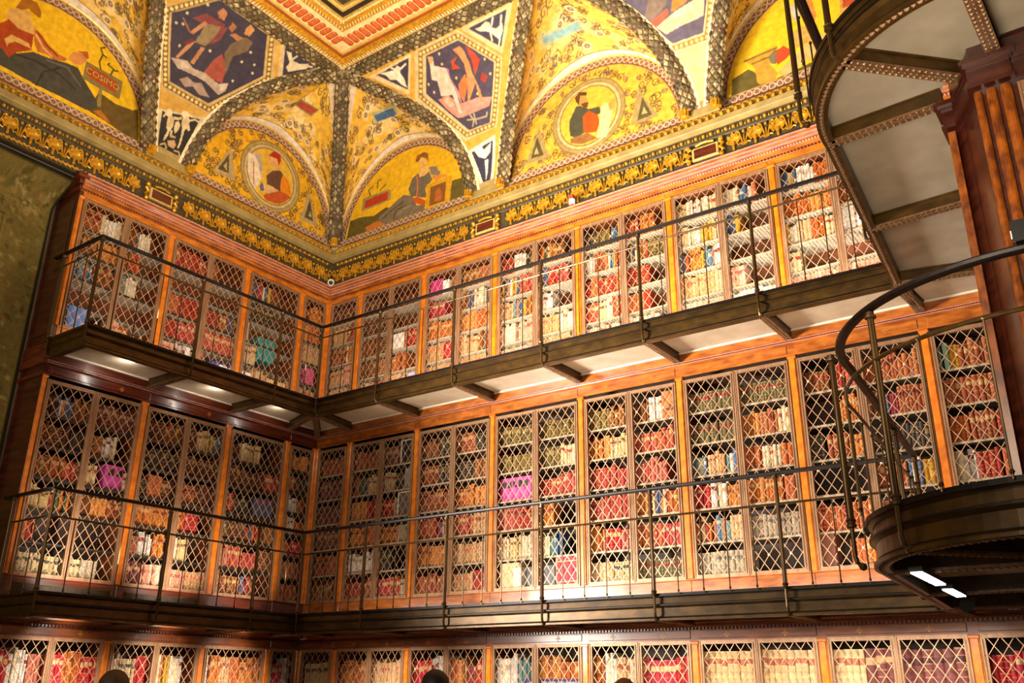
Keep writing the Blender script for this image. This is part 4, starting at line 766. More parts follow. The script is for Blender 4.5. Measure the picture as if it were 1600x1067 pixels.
WEBT = {'back_corner': [('#a8a878', [(1.48, 0.667), (1.505, 0.642), (1.538, 0.614), (1.571, 0.589), (1.605, 0.567), (1.638, 0.545), (1.687, 0.564), (1.745, 0.611), (1.811, 0.67), (1.869, 0.727), (1.935, 0.796), (1.919, 0.755), (1.902, 0.717), (1.894, 0.689), (1.886, 0.661), (1.869, 0.627), (1.861, 0.598), (1.853, 0.573), (1.844, 0.548), (1.836, 0.523), (1.828, 0.498), (1.778, 0.461), (1.729, 0.429), (1.679, 0.401), (1.629, 0.392), (1.596, 0.407), (1.563, 0.426), (1.53, 0.445), (1.497, 0.467), (1.464, 0.489), (1.431, 0.514), (1.439, 0.529), (1.439, 0.548), (1.447, 0.561), (1.447, 0.58), (1.456, 0.592), (1.456, 0.611), (1.464, 0.623), (1.464, 0.642), (1.472, 0.655)]), ('#4a6484', [(1.48, 0.62), (1.505, 0.595), (1.53, 0.573), (1.555, 0.555), (1.588, 0.533), (1.613, 0.514), (1.638, 0.498), (1.679, 0.508), (1.729, 0.542), (1.77, 0.573), (1.82, 0.614), (1.82, 0.605), (1.811, 0.583), (1.811, 0.57), (1.803, 0.551), (1.803, 0.539), (1.803, 0.526), (1.795, 0.508), (1.795, 0.495), (1.795, 0.482), (1.786, 0.464), (1.745, 0.439), (1.704, 0.414), (1.662, 0.395), (1.629, 0.398), (1.605, 0.414), (1.571, 0.432), (1.547, 0.448), (1.522, 0.467), (1.489, 0.492), (1.464, 0.511), (1.464, 0.523), (1.464, 0.536), (1.472, 0.542), (1.472, 0.555), (1.472, 0.567), (1.472, 0.576), (1.48, 0.586), (1.48, 0.595), (1.48, 0.608)])], 'left_corner': [('#8c8c64', [(1.712, 0.473), (1.712, 0.486), (1.712, 0.498), (1.712, 0.511), (1.712, 0.523), (1.712, 0.536), (1.72, 0.558), (1.72, 0.57), (1.72, 0.583), (1.72, 0.598), (1.72, 0.611), (1.638, 0.564), (1.613, 0.583), (1.58, 0.608), (1.555, 0.63), (1.53, 0.652), (1.505, 0.677), (1.48, 0.705), (1.456, 0.733), (1.431, 0.764), (1.414, 0.793), (1.414, 0.774), (1.414, 0.752), (1.414, 0.73), (1.414, 0.711), (1.414, 0.689), (1.414, 0.67), (1.414, 0.648), (1.414, 0.63), (1.414, 0.608), (1.414, 0.586), (1.439, 0.564), (1.464, 0.545), (1.489, 0.526), (1.514, 0.508), (1.538, 0.492), (1.563, 0.476), (1.588, 0.461), (1.621, 0.445), (1.646, 0.435)]), ('#a84428', [(1.654, 0.448), (1.654, 0.457), (1.654, 0.467), (1.654, 0.476), (1.654, 0.486), (1.646, 0.492), (1.646, 0.501), (1.646, 0.511), (1.646, 0.52), (1.646, 0.529), (1.646, 0.539), (1.621, 0.555), (1.596, 0.573), (1.571, 0.592), (1.555, 0.608), (1.53, 0.63), (1.505, 0.655), (1.489, 0.674), (1.464, 0.699), (1.447, 0.721), (1.423, 0.749), (1.423, 0.736), (1.423, 0.721), (1.423, 0.705), (1.423, 0.689), (1.431, 0.67), (1.431, 0.655), (1.431, 0.639), (1.431, 0.623), (1.431, 0.608), (1.431, 0.595), (1.456, 0.573), (1.472, 0.558), (1.497, 0.539), (1.522, 0.52), (1.538, 0.508), (1.563, 0.492), (1.588, 0.479), (1.605, 0.47), (1.629, 0.457)])], 'back_middle': [('#c0b888', [(1.307, 0.849), (1.348, 0.786), (1.398, 0.724), (1.439, 0.674), (1.489, 0.623), (1.538, 0.583), (1.58, 0.551), (1.629, 0.517), (1.679, 0.517), (1.729, 0.542), (1.786, 0.573), (1.786, 0.558), (1.786, 0.545), (1.786, 0.533), (1.786, 0.52), (1.786, 0.504), (1.786, 0.492), (1.795, 0.482), (1.795, 0.47), (1.795, 0.457), (1.795, 0.442), (1.745, 0.417), (1.695, 0.398), (1.646, 0.382), (1.588, 0.404), (1.538, 0.429), (1.489, 0.461), (1.439, 0.495), (1.389, 0.539), (1.34, 0.586), (1.298, 0.636), (1.298, 0.658), (1.298, 0.68), (1.298, 0.702), (1.298, 0.727), (1.298, 0.749), (1.298, 0.771), (1.298, 0.793), (1.298, 0.815), (1.307, 0.827)]), ('#8ab0b0', [(1.332, 0.786), (1.365, 0.739), (1.406, 0.689), (1.447, 0.642), (1.489, 0.602), (1.53, 0.567), (1.571, 0.536), (1.621, 0.504), (1.662, 0.492), (1.704, 0.508), (1.753, 0.533), (1.753, 0.52), (1.753, 0.511), (1.753, 0.501), (1.753, 0.489), (1.753, 0.479), (1.753, 0.467), (1.753, 0.457), (1.762, 0.451), (1.762, 0.439), (1.762, 0.429), (1.712, 0.41), (1.671, 0.395), (1.629, 0.398), (1.588, 0.42), (1.547, 0.445), (1.497, 0.479), (1.456, 0.511), (1.414, 0.548), (1.373, 0.592), (1.332, 0.639), (1.332, 0.655), (1.332, 0.67), (1.332, 0.686), (1.332, 0.699), (1.332, 0.714), (1.332, 0.73), (1.332, 0.742), (1.332, 0.758), (1.332, 0.774)])]}
# ------------------------------------------------------------------ books
PAL = {  # code: [(cloth/leather colour, title-piece colour or None, plain name)], how alike the volumes of a run are, height range
    'R': ([('#a8443a', '#6e2018', 'red leather'), ('#983a30', None, 'red leather'), ('#b0564a', '#d8b070', 'faded red'), ('#b86a4a', None, 'russet')], .75, (.62, .86)),
    'P': ([('#b85a54', '#8a2a28', 'rose-red leather'), ('#b04c4a', '#e0b890', 'rose-red leather'), ('#c07868', None, 'pale red'), ('#a84a44', None, 'red leather')], .8, (.66, .90)),
    'O': ([('#c07a44', '#8c3c1c', 'orange-tan leather'), ('#b86c38', '#e0b070', 'tan leather'), ('#cc8a54', None, 'light tan'), ('#b0602e', None, 'russet tan')], .8, (.66, .88)),
    'T': ([('#9c5a3e', '#6a2418', 'brown-red leather'), ('#8c4a32', '#c89860', 'brown-red leather'), ('#a86a4a', None, 'warm brown')], .8, (.66, .88)),
    'B': ([('#7a4c2c', '#a8302a', 'brown calf'), ('#8a5a36', '#c8a060', 'brown calf'), ('#6a4228', None, 'dark calf'), ('#94643e', None, 'light calf')], .65, (.62, .88)),
    'D': ([('#4e2e22', '#8c6a40', 'dark brown'), ('#5a3428', None, 'dark brown'), ('#463026', '#7a2420', 'blackish brown'), ('#603a28', '#b08850', 'dark brown')], .7, (.62, .88)),
    'N': ([('#6e4038', '#4a2420', 'plum-brown'), ('#744840', '#b08858', 'plum-brown')], .95, (.74, .84)),
    'G': ([('#6a5a30', '#3e3a20', 'olive-brown'), ('#5e5430', '#a08850', 'olive-brown'), ('#74643a', None, 'olive')], .9, (.62, .76)),
    'H': ([('#6a6244', '#98302c', 'red-banded olive-grey'), ('#625c40', '#8c2e28', 'red-banded olive-grey')], .97, (.66, .72)),
    'K': ([('#34302a', '#7a6238', 'black-brown'), ('#3e3830', None, 'black-brown'), ('#2e342c', '#8a7444', 'dark green')], .7, (.60, .82)),
    'C': ([('#dcc8a0', '#b04a34', 'cream vellum'), ('#e4d6b8', None, 'cream vellum'), ('#d0b888', '#7a5a34', 'tan vellum')], .6, (.66, .88)),
    'W': ([('#ece4d6', '#c0b4a0', 'white'), ('#f0eae0', None, 'white'), ('#d8d4cc', '#8a3430', 'off-white'), ('#e4d4b4', None, 'cream')], .45, (.66, .9)),
    'V': ([('#c8a47c', '#a85a3c', 'pale calf'), ('#d0ae88', None, 'pale calf'), ('#bc9468', '#d87858', 'pale calf')], .8, (.66, .84)),
    'S': ([('#9a9080', '#6e6458', 'grey'), ('#a89c88', '#7e746a', 'grey'), ('#b4a894', None, 'stone grey')], .9, (.68, .82)),
    'M': ([('#a8443a', None, 'red'), ('#c07a44', None, 'tan'), ('#dcc8a0', '#7a3a2a', 'cream'), ('#7a4c2c', None, 'brown'), ('#4c5c44', None, 'dark green'), ('#4a5878', None, 'slate blue'), ('#94643e', '#e0c090', 'light brown'), ('#8a3a44', None, 'wine red')], .25, (.55, .9)),
    'U': ([('#4a6488', None, 'blue'), ('#5a7894', '#d8c8a0', 'grey-blue'), ('#c87858', None, 'salmon'), ('#e0d8c4', None, 'cream'), ('#6a8a8a', None, 'teal'), ('#c89a4a', None, 'mustard')], .3, (.6, .85)),
    'X': ([('#b02438', '#e0b070', 'crimson'), ('#a82a3a', None, 'crimson'), ('#c04a58', '#e8c890', 'bright red')], .8, (.68, .8)),
    'Y': ([('#e0c49a', '#c87858', 'pink-banded cream'), ('#dcbc90', '#c07050', 'pink-banded cream')], .98, (.86, .9)),
    'Q': ([('#7c4a48', '#5a2c2c', 'plum-brown'), ('#74423e', '#caa070', 'plum-brown')], .98, (.84, .92)),
    'L': ([('#e6b9a0', '#c46a5a', 'pale pink'), ('#e8c8b0', None, 'pale pink'), ('#dca088', '#b0504a', 'salmon pink')], .8, (.70, .86)),
    'J': ([('#c8b894', '#5c5444', 'dark-banded cream'), ('#bfae88', '#4e4638', 'dark-banded cream')], .95, (.66, .74)),
}
# per bay, top row first; one string per door as seen left to right; a space or '.' leaves a gap, upper case codes as above
ROWS = {
    ('B', 0, 2): ['T', 'N', 'N', 'N', 'T', 'B'],
    ('B', 1, 2): ['T|N.', 'MC|CKC', 'OX|XS.', 'O|OS', 'W|K..', 'RT|XRJ'],
    ('B', 2, 2): ['BK|TK', 'TK|KB', 'T|OO', 'RM|RV', 'O|V', 'RT|VR'],
    ('B', 3, 2): ['G|G', 'G|GC', '..T|RP', 'PR|O..', 'C|CU..', '...|...'],
    ('B', 4, 2): ['GB|BWC', 'OC|R', 'P|PP.', 'P|OMO', 'MXP|RP', 'VJ|H'],
    ('B', 5, 2): ['H|H', 'H|OTC', 'UVU|RCO', 'XWO|OOR', 'MUV|S', 'S|....'],
    ('B', 6, 2): ['BR|T', '.O|MT', 'KTO|K', '..|TU', 'RO|T.', '.O|M'],
    ('B', 7, 2): ['UT|T', 'T|TO', 'OT|R', 'WR|RC', 'CMR|O', 'T|O'],
    ('B', 0, 3): ['D', 'VM', 'TM', 'VL', 'V'],
    ('B', 1, 3): ['D.|...', 'D|..', 'B|TX', 'B|O.', 'VR|V'],
    ('B', 2, 3): ['..B|BT', 'X.|MW.', 'O|O', 'VX|VM', 'V|V'],
    ('B', 3, 3): ['RWK|MB.', 'UR|MXP.', 'VUM|W..', 'L|VC', 'L|V'],
    ('B', 4, 3): ['KGU|RO.', 'WTUR|MG', 'R|R.', 'RCR|R.', 'L|LL.'],
    ('B', 5, 3): ['CWC|CU.', 'CWUC|U..', 'UOUW|..', 'V|L..', 'L|W'],
    ('B', 6, 3): ['UWO|W', 'O|T', 'UVOC|WU', 'C...|..', 'L|L'],
    ('B', 7, 3): ['WU|C', 'O|T', 'W|C', 'L|L', 'L|L'],
    ('L', 0, 3): ['.O', 'O', 'V', '..', 'V'],
    ('L', 1, 3): ['BMU|B..', 'K|K..', 'C..|...', 'C|..', 'V|V'],
    ('L', 2, 3): ['R|B..', '..|..', 'R|RM', 'RP|R', 'LW|R...'],
    ('L', 3, 3): ['TW|BU.', 'BO|BR..', 'UB|UW..', '..|...', '..|LT..'],
    ('L', 0, 2): ['O', 'OK', 'SWB', 'OWO', 'RX', 'T', 'R'],
    ('L', 1, 2): ['DC|C...', 'D|DR', 'RK|..', 'MD|MB', 'PR|PB', 'B|M.'],
    ('L', 2, 2): ['DB|DCU', 'K|D', 'KRD|TD', 'O|OX.', 'TWO|WC..', 'QL|LV'],
    ('L', 3, 2): ['DUB|N', 'BDK|BW.', 'BTR|C.C', 'CM|BOT', 'R..|....', 'J|JS.'],
    ('B', 0, 1): ['J', 'D', 'D', 'D'],
    ('B', 1, 1): ['O|V', 'R|T', 'T|T', 'T|T'],
    ('B', 2, 1): ['XW|OMX', 'T|T', 'T|T', 'T|T'],
    ('B', 3, 1): ['WU|O', 'M|..', 'T|T', 'T|T'],
    ('B', 4, 1): ['OWVL|X', 'T|T', 'T|T', 'T|T'],
    ('B', 5, 1): ['Y|Y', 'Y|Y', 'T|T', 'T|T'],
    ('B', 6, 1): ['YQ|Q', 'Y|Y', 'T|T', 'T|T'],
    ('B', 7, 1): ['X|X', 'X|X', 'T|T', 'T|T'],
    ('L', 0, 1): ['DXW', 'D', 'D', 'D'],
    ('L', 1, 1): ['WOV|O', '.|.', 'D', 'D'],
    ('L', 2, 1): ['CJX|WUW.', '.|..', 'D', 'D'],
    ('L', 3, 1): ['XWP|XOX', '.|.', 'D', 'D'],
}
# boxes and cases standing between the books: wall, s0, s1, bottom, top, colour, name, label, kind of front
BOXES = [
    ('B', 2.915, 3.33, 1.47, 1.725, '#c8428c', 'slipcase', 'magenta slipcase with five dark cut-out windows', 'windows'),
    ('B', 3.635, 3.915, .547, .85, '#b02a40', 'storage_box', 'crimson box with two tan ribs, lying at the bottom of a middle-tier bay', 'ribs'),
    ('B', 3.275, 3.62, .547, .765, '#6e6a70', 'storage_box', 'flat grey box beside the crimson box', 'plain'),
    ('B', 2.925, 3.18, .547, .82, '#d4b888', 'slipcase', 'cream open-ended slipcase beside a flat grey box', 'side'),
    ('B', 1.44, 1.665, 2.095, 2.375, '#1c1a1a', 'slipcase', 'black slipcase with a white edge at the top of a bay', 'edge'),
    ('B', 1.43, 1.665, 1.475, 1.745, '#5e5c50', 'slipcase', 'grey-green slipcase at the right end of a shelf', 'edge'),
    ('B', 1.50, 1.665, 1.785, 2.03, '#8c887c', 'slipcase', 'pale grey slipcase under the black slipcase', 'plain'),
    ('B', 4.90, 5.07, 2.095, 2.375, '#a8622a', 'slipcase', 'tan slipcase with a thumb notch on the top shelf', 'notch'),
    ('B', 6.315, 6.44, .547, .845, '#7a4430', 'folio', 'tall brown folio standing at the bottom left of its bay', 'plain'),
    ('B', 7.51, 7.55, 2.095, 2.33, '#8ab098', 'book', 'pale green book on the top shelf behind the curved railing', 'plain'),
    ('B', 1.78, 1.97, 4.162, 4.40, '#c0307c', 'slipcase', 'magenta case on the top shelf of the upper tier', 'plain'),
    ('B', 1.98, 2.08, 4.162, 4.36, '#f2eee8', 'slipcase', 'white case beside the magenta case', 'plain'),
    ('B', 1.19, 1.37, 3.582, 3.80, '#ece8de', 'slipcase', 'white slipcase standing alone in an upper-tier bay', 'edge'),
    ('B', 1.475, 1.65, 3.002, 3.24, '#b0a4d0', 'storage_box', 'lilac box on the lowest visible shelf of the upper tier', 'plain'),
    ('L', 3.25, 3.50, 3.002, 3.28, '#5c82c0', 'folder', 'pale blue folder leaning at the left end of the upper tier', 'plain'),
    ('L', 1.43, 1.72, 3.002, 3.19, '#3c4490', 'storage_box', 'royal blue box with a white front on a low shelf', 'front'),
    ('L', .80, 1.06, 3.40, 3.70, '#2c8684', 'storage_box', 'teal box standing among cream volumes', 'plain'),
    ('L', 1.11, 1.31, 3.002, 3.19, '#e8e2da', 'storage_box', 'small white box left of the cream box on the left wall', 'plain'),
    ('L', .57, .87, 3.002, 3.20, '#dcb87a', 'storage_box', 'cream box low in the upper tier, beside the corner bay', 'plain'),
    ('L', .11, .26, 3.292, 3.52, '#c8507c', 'book', 'pink book in the narrow corner bay of the upper tier', 'plain'),
    ('L', 2.58, 2.79, 1.475, 1.725, '#b43c90', 'slipcase', 'magenta slipcase with a single cut-out window', 'window'),
    ('L', .56, .86, 1.475, 1.70, '#3c4258', 'storage_box', 'dark blue box with red trim on a left-wall shelf', 'trim'),
    ('B', 3.06, 3.10, 2.0, 2.0, '#000000', '', '', ''),
]
BOXES = [b for b in BOXES if b[6]]

BOOKS = []
def take_runs(code, n_alike):
    opts, alike, hr = PAL[code]
    return opts, alike, hr
def fill_bay(fr, b, tier):
    key = (fr.k, b, tier)
    rows = SHELVES[key]
    spec = ROWS.get(key)
    if not spec: return
    PX = PXB if fr.k == 'B' else PXL
    sA, sB = PX[b] + 0.030, PX[b + 1] - 0.030
    if b == 0: sA += 0.02
    rng = random.Random(hash((b, tier, 3 if fr.k == 'B' else 5)) & 0xffff)
    for ri, ((z0, z1), sp) in enumerate(zip(rows, spec)):
        doors = sp.split('|')
        if fr.k == 'L': doors = [d[::-1] for d in doors[::-1]]
        nd = len(doors)
        dh = z1 - z0 - 0.024
        block = [(x[1], x[2]) for x in BOXES if x[0] == fr.k and z0 - 0.06 < x[3] < z1 - 0.06 and x[1] < sB + .05 and x[2] > sA - .05]
        idx = 0
        for di, dc in enumerate(doors):
            a = sA + (sB - sA) * di / nd
            w_ = (sB - sA) / nd
            for ci, code in enumerate(dc):
                c0, c1 = a + w_ * ci / len(dc), a + w_ * (ci + 1) / len(dc)
                if code not in PAL: continue
                opts, alike, hr = PAL[code]
                s = c0 + 0.002
                ref = rng.choice(opts); rh = rng.uniform(*hr); rw = rng.uniform(.026, .050)
                if tier == 1: rw = {'Y': .058, 'Q': .082, 'X': .042}.get(code, rng.uniform(.024, .036))
                left = rng.randint(3, 9)
                while s < c1 - 0.016:
                    if left <= 0:
                        ref = rng.choice(opts); rh = rng.uniform(*hr); rw = rng.uniform(.024, .050) if tier > 1 else rw
                        left = rng.randint(2, 9)
                        if rng.random() < .06 and alike < .9: s += rng.uniform(.01, .04)
                    left -= 1
                    if rng.random() < alike: o, h, w = ref, rh * rng.uniform(.985, 1.0), rw * rng.uniform(.93, 1.07)
                    else: o, h, w = rng.choice(opts), rng.uniform(*hr), rng.uniform(.016, .052)
                    w = min(w, c1 - s)
                    if w < .014: break
                    if any(s + w > p + .002 and s < q - .002 for p, q in block):
                        s += .01; continue
                    idx += 1
                    BOOKS.append(dict(fr=fr, s=s, w=w - .0012, z=z0, h=dh * (h if tier < 3 else min(.955, max(.80, h * 1.17))), d=-0.052 - rng.uniform(0, .018) - (.02 if alike < .5 else 0) * rng.random(), col=o, b=b, tier=tier, row=ri, idx=idx,
                                      v=rng.uniform(.86, 1.1), bands=rng.choice((4, 5, 5, 0 if alike < .5 else 4)), gilt=rng.random() < .6, lean=0.0))
                    s += w
for fr, PX in ((B, PXB), (L, PXL)):
    for b in range(len(PX) - 1):
        for t in (1, 2, 3):
            fill_bay(fr, b, t)

def book_geo(m, bk, simple=False):
    """rounded spine towards the room with raised bands, a title piece, cover edges and page block"""
    w, h, z, s, d = bk['w'], bk['h'], bk['z'], bk['s'], bk['d']
    base = np.array(lin(bk['col'][0])) * bk['v']
    base = np.clip(base.mean() + (base - base.mean()) * 1.22, 0.01, 1)
    lab = bk['col'][1]
    nb = bk['bands']
    gold = np.minimum(1, base * .9 + np.array((.26, .17, .07))) if bk['gilt'] else base * 1.22
    dep = 0.17
    rows = [(0.0, 0, base * .92), (.03, 0, base)]
    if nb:
        for k in range(nb):
            c = .10 + .80 * (k + .5) / nb if nb else .5
            rows += [(c - .014, 1, gold), (c + .014, 0, base)]
        if lab:
            k = nb - 2
            c = .10 + .80 * (k + .5) / nb
            i = [j for j, r in enumerate(rows) if abs(r[0] - (c + .014)) < 1e-6][0]
            rows[i] = (rows[i][0], 0, np.array(lin(lab)))
    elif lab:
        rows += [(.60, 0, np.array(lin(lab))), (.78, 0, base)]
    rows += [(.965, 0, gold if bk['gilt'] else base)]
    zs = [r[0] for r in rows] + [1.0]
    ncol = 3 if simple else 5
    vs, fs, cs = [], [], []
    # vertices per row boundary: band rows stand proud, so double rings
    for r, (f0, bnd, c) in enumerate(rows):
        f1 = zs[r + 1]
        n0 = len(vs)
        for f in (f0, f1):
            for k in range(ncol + 1):
                t = k / ncol
                bulge = 0.22 * w * (1 - (2 * t - 1) ** 2) + (.0028 if bnd else 0)
                vs.append((s + w * t, d - 0.22 * w + bulge, z + h * f))
        for k in range(ncol):
            fs.append((n0 + k, n0 + k + 1, n0 + ncol + 2 + k, n0 + ncol + 1 + k)); cs.append(tuple(np.clip(c, 0, 1)))
    n0 = len(vs)
    d0 = d - 0.22 * w
    vs += [(s, d0, z), (s + w, d0, z), (s + w, d - dep, z), (s, d - dep, z), (s, d0, z + h), (s + w, d0, z + h), (s + w, d - dep, z + h), (s, d - dep, z + h)]
    bc = tuple(np.clip(base * .9, 0, 1)); pg = (.55, .45, .28)
    for f, c in (((0, 3, 7, 4), bc), ((1, 2, 6, 5), bc), ((0, 1, 2, 3), pg), ((4, 5, 6, 7), pg)):
        fs.append(tuple(n0 + i for i in f)); cs.append(c)
    n = len(m.v)
    m.v += vs; m.f += [tuple(i + n for i in f) for f in fs]; m.c += cs

def project(p):
    q = p - CAM
    z = q.dot(F_)
    return 800 + 1419.75 * q.dot(R_) / z, 533.5 - 1419.75 * q.dot(U_) / z
def shown_area(bk):
    fr = bk['fr']
    s0, s1, z0, z1, d = bk['s'], bk['s'] + bk['w'], bk['z'], bk['z'] + bk['h'], bk['d']
    P = [project(fr.p(s, d, z)) for s, z in ((s0, z0), (s1, z0), (s1, z1), (s0, z1))]
    xs, ys = [min(max(p[0], 0), 1600) for p in P], [min(max(p[1], 0), 1067) for p in P]
    ar = abs(sum(xs[i] * ys[(i + 1) % 4] - xs[(i + 1) % 4] * ys[i] for i in range(4))) / 2
    # hidden behind a gallery fascia of its own wall?
    vis = 0
    for q in (.15, .4, .65, .9):
        c = fr.p((s0 + s1) / 2, d, z0 + (z1 - z0) * q)
        ray = c - CAM
        ax = 1 if fr.k == 'B' else 0
        k = ((-.73 if ax else .73) - CAM[ax]) / ray[ax]
        zz = CAM.z + ray.z * k
        hid = any(zb < zz < zb + .21 for zb in (2.61, .125))
        # and the right-hand gallery and case
        u, v = project(c)
        if u > 1270 and v < 430 and u > 1270 + (v - 200) * .5: hid = True
        if u > 1500 + (v - 300) * .22: hid = True
        if u > 1375 and v > 740 and v < 960: hid = True
        vis += not hid
    return ar * vis / 4
for bk in BOOKS: bk['a'] = shown_area(bk)
BOOKS = [b for b in BOOKS if b['a'] > 0 or b['tier'] > 1 and b['row'] < 6]
BOOKS.sort(key=lambda b: -b['a'])
N_SINGLE = 290
for i, bk in enumerate(BOOKS[:N_SINGLE]):
    fr = bk['fr']
    m = MB(fr)
    book_geo(m, bk)
    # local origin at the foot of the spine
    o3 = fr.p(bk['s'] + bk['w'] / 2, bk['d'] - .08, bk['z'])
    me = m.mesh('book', M['leather'])
    me.transform(Matrix.Translation(-o3))
    o = link('book', me)
    o.location = o3
    sh = ('top' if bk['row'] == 0 else ordinal(bk['row'] + 1)) + ' shelf'
    tag(o, '%s book, %s from corner, %s, %s tier, %s %s-wall bay' % (bk['col'][2], ordinal(bk['idx']), sh, TNAME[bk['tier']], ordinal(bk['b'] + 1), fr.name), 'book', 'leather-bound books on the shelves')
    if bk['col'][1] and bk['bands']:
        # stuck-on title piece
        nb = bk['bands']; c = .10 + .80 * (nb - 1.5 + .0) / nb
        lm = MB(fr); w = bk['w']
        z0, z1 = bk['z'] + bk['h'] * (c + .026), bk['z'] + bk['h'] * (c + .80 / nb - .026)
        if z1 - z0 > .01:
            n = 4; vs = []
            for z in (z0, z1):
                for k in range(n + 1):
                    t = .12 + .76 * k / n
                    vs.append((bk['s'] + w * t, bk['d'] - .22 * w + .22 * w * (1 - (2 * t - 1) ** 2) + .0012, z))
            lc = tuple(lin(bk['col'][1]))
            lm.add(vs, [(k, k + 1, n + 2 + k, n + 1 + k) for k in range(n)], lc)
            q = link('title_label', lm.mesh('title_label', M['leather']), o)
            q.matrix_parent_inverse = Matrix.Translation(-o3)
for fr, nm in ((B, 'back'), (L, 'left')):
    pass
mball = {}
rest = BOOKS[N_SINGLE:]
mm_ = MB(WD)
for bk in rest:
    t = MB(bk['fr']); book_geo(t, bk, True)
    P = bk['fr'].pts(t.v).tolist()
    mm_.add(P, t.f); mm_.c[-len(t.f):] = t.c
o = mm_.build('books', M['leather'])
tag(o, 'rows of smaller leather-bound books filling the shelves behind the lattice doors', 'books', kind='stuff')

bcache = {}
def boxmat(h):
    if h not in bcache: bcache[h] = mat('cloth_' + h[1:], h, 0.6, dark=h, scale=(20, 20, 20))
    return bcache[h]
for (w, s0, s1, z0, z1, c, nm, label, style) in BOXES:
    fr = B if w == 'B' else L
    d0, d1 = -.26, -.055
    root = thing(nm, label, {'slipcase': 'case', 'storage_box': 'box'}.get(nm, nm), fr.p((s0 + s1) / 2, -.15, z0))
    m = MB(fr); m.bevelbox(s0, s1, d0, d1, z0, z1, .005); m.build('body', boxmat(c), root)
    if style in ('windows', 'window'):
        n = 5 if style == 'windows' else 2
        for k in range(n):
            a = s0 + (s1 - s0) * (.08 + .86 * k / n); e = a + (s1 - s0) * .86 / n * .72
            m = MB(fr); m.box(a, e, d1 - .001, d1 + .001, z0 + (z1 - z0) * .56, z0 + (z1 - z0) * .84); m.build('window', M['shelfedge'], root)
        m = MB(fr); m.box(s0 + .01, s1 - .01, d1 - .001, d1 + .002, z0 + (z1 - z0) * .14, z0 + (z1 - z0) * .17); m.build('ridge', boxmat('#a03070'), root)
    elif style == 'ribs':
        for q in (.13, .79):
            m = MB(fr); m.box(s0, s1, d1 - .002, d1 + .004, z0 + (z1 - z0) * q, z0 + (z1 - z0) * (q + .035)); m.build('rib', boxmat('#d8a878'), root)
        m = MB(fr); m.box(s0, s0 + .012, d1 - .002, d1 + .004, z0, z1); m.build('rib', boxmat('#d8a878'), root)
    elif style == 'side':
        m = MB(fr); m.bevelbox(s1 - .075, s1 + .03, d0, d1 + .012, z0, z1 - .05, .008); m.build('inner_case', boxmat('#dcd6cc'), root)
    elif style == 'edge':
        m = MB(fr); m.box(s0 - .012, s0 + .004, d0, d1 + .004, z0, z1 + .004); m.box(s0, s1, d0, d1 + .004, z1 - .008, z1 + .005); m.build('edging', boxmat('#e8e2d8'), root)
    elif style == 'notch':
        m = MB(fr); n = 10
        cx = (s0 + s1) / 2
        m.add([(cx + .05 * cos(pi * k / n), d1 + .0015, z0 + .09 - .02 * sin(pi * k / n)) for k in range(n + 1)] + [(cx - .05, d1 + .0015, z0 + .10), (cx + .05, d1 + .0015, z0 + .10)], [tuple(range(n + 3))]); m.build('thumb_notch', boxmat('#5a3014'), root)
    elif style == 'front':
        m = MB(fr); m.bevelbox(s0 - .005, s0 + (s1 - s0) * .55, d0, d1 + .006, z0 + .03, z1 - .02, .004); m.build('paper_front', boxmat('#dfe2ee'), root)
    elif style == 'trim':
        for q in (.2, .5, .8):
            m = MB(fr); m.box(s0 + (s1 - s0) * q - .02, s0 + (s1 - s0) * q + .02, d1 - .001, d1 + .003, z1 - .06, z1 - .02); m.build('trim_tab', boxmat('#b03848'), root)
    else:
        m = MB(fr); m.box(s0 + .006, s1 - .006, d1 - .001, d1 + .002, z0 + (z1 - z0) * .80, z0 + (z1 - z0) * .83); m.build('spine_line', boxmat(c), root)
# a small orange figurine on an upper shelf, and a white card beside it
root = thing('figurine', 'small orange doll-like figurine with a red sash on an upper shelf', 'figurine', (5.77, .12, 3.29))
m = MB(WD); m.lathe(5.77, .12, [(.05, 3.292), (.06, 3.31), (.052, 3.40), (.034, 3.455), (.022, 3.47), (.034, 3.485), (.04, 3.515), (.03, 3.545), (.008, 3.556)], 12); m.smooth = True; m.build('body', boxmat('#d87a2c'), root)
m = MB(WD); m.lathe(5.77, .12, [(.054, 3.375), (.06, 3.385), (.055, 3.405)], 12); m.build('sash', boxmat('#c02020'), root)
root = thing('card', 'white card standing beside the orange figurine', 'card', (5.62, .10, 3.292))
m = MB(B); m.bevelbox(5.59, 5.655, -.10, -.09, 3.292, 3.47, .002); m.build('face', M['white'], root); m = MB(B); m.box(5.61, 5.635, -.14, -.10, 3.292, 3.40); m.build('easel', M['white'], root)
# dark blue shelf sign at the bottom of the frame
root = thing('shelf_sign', 'dark blue sign with white capitals along a shelf of the lowest tier', 'sign', B.p(3.6, -.02, -.48))
m = MB(B); m.bevelbox(3.24, 3.93, -.049, -.041, -.50, -.322, .003); m.build('board', boxmat('#3a3468'), root)
m = MB(B)
s = 3.30
for k, (g) in enumerate([3, 5, 2, 6, 7, 7, 10]):
    for i in range(g):
        m.box(s, s + .0055, -.041, -.0395, -.385, -.345); m.box(s, s + .0085, -.041, -.0395, -.351, -.345); s += .0125
    s += .011
m.build('lettering', M['white'], root, 'stuff')
# ------------------------------------------------------------------ painted vault
D0, D1, Z0, ZH, PW = .10, 1.12, 5.36, 1.77, 1.4
def cove(s, t):
    t = np.asarray(t, dtype=float)
    return np.asarray(s, dtype=float), D0 + D1 * np.maximum(t, 0) ** PW, Z0 + ZH * t

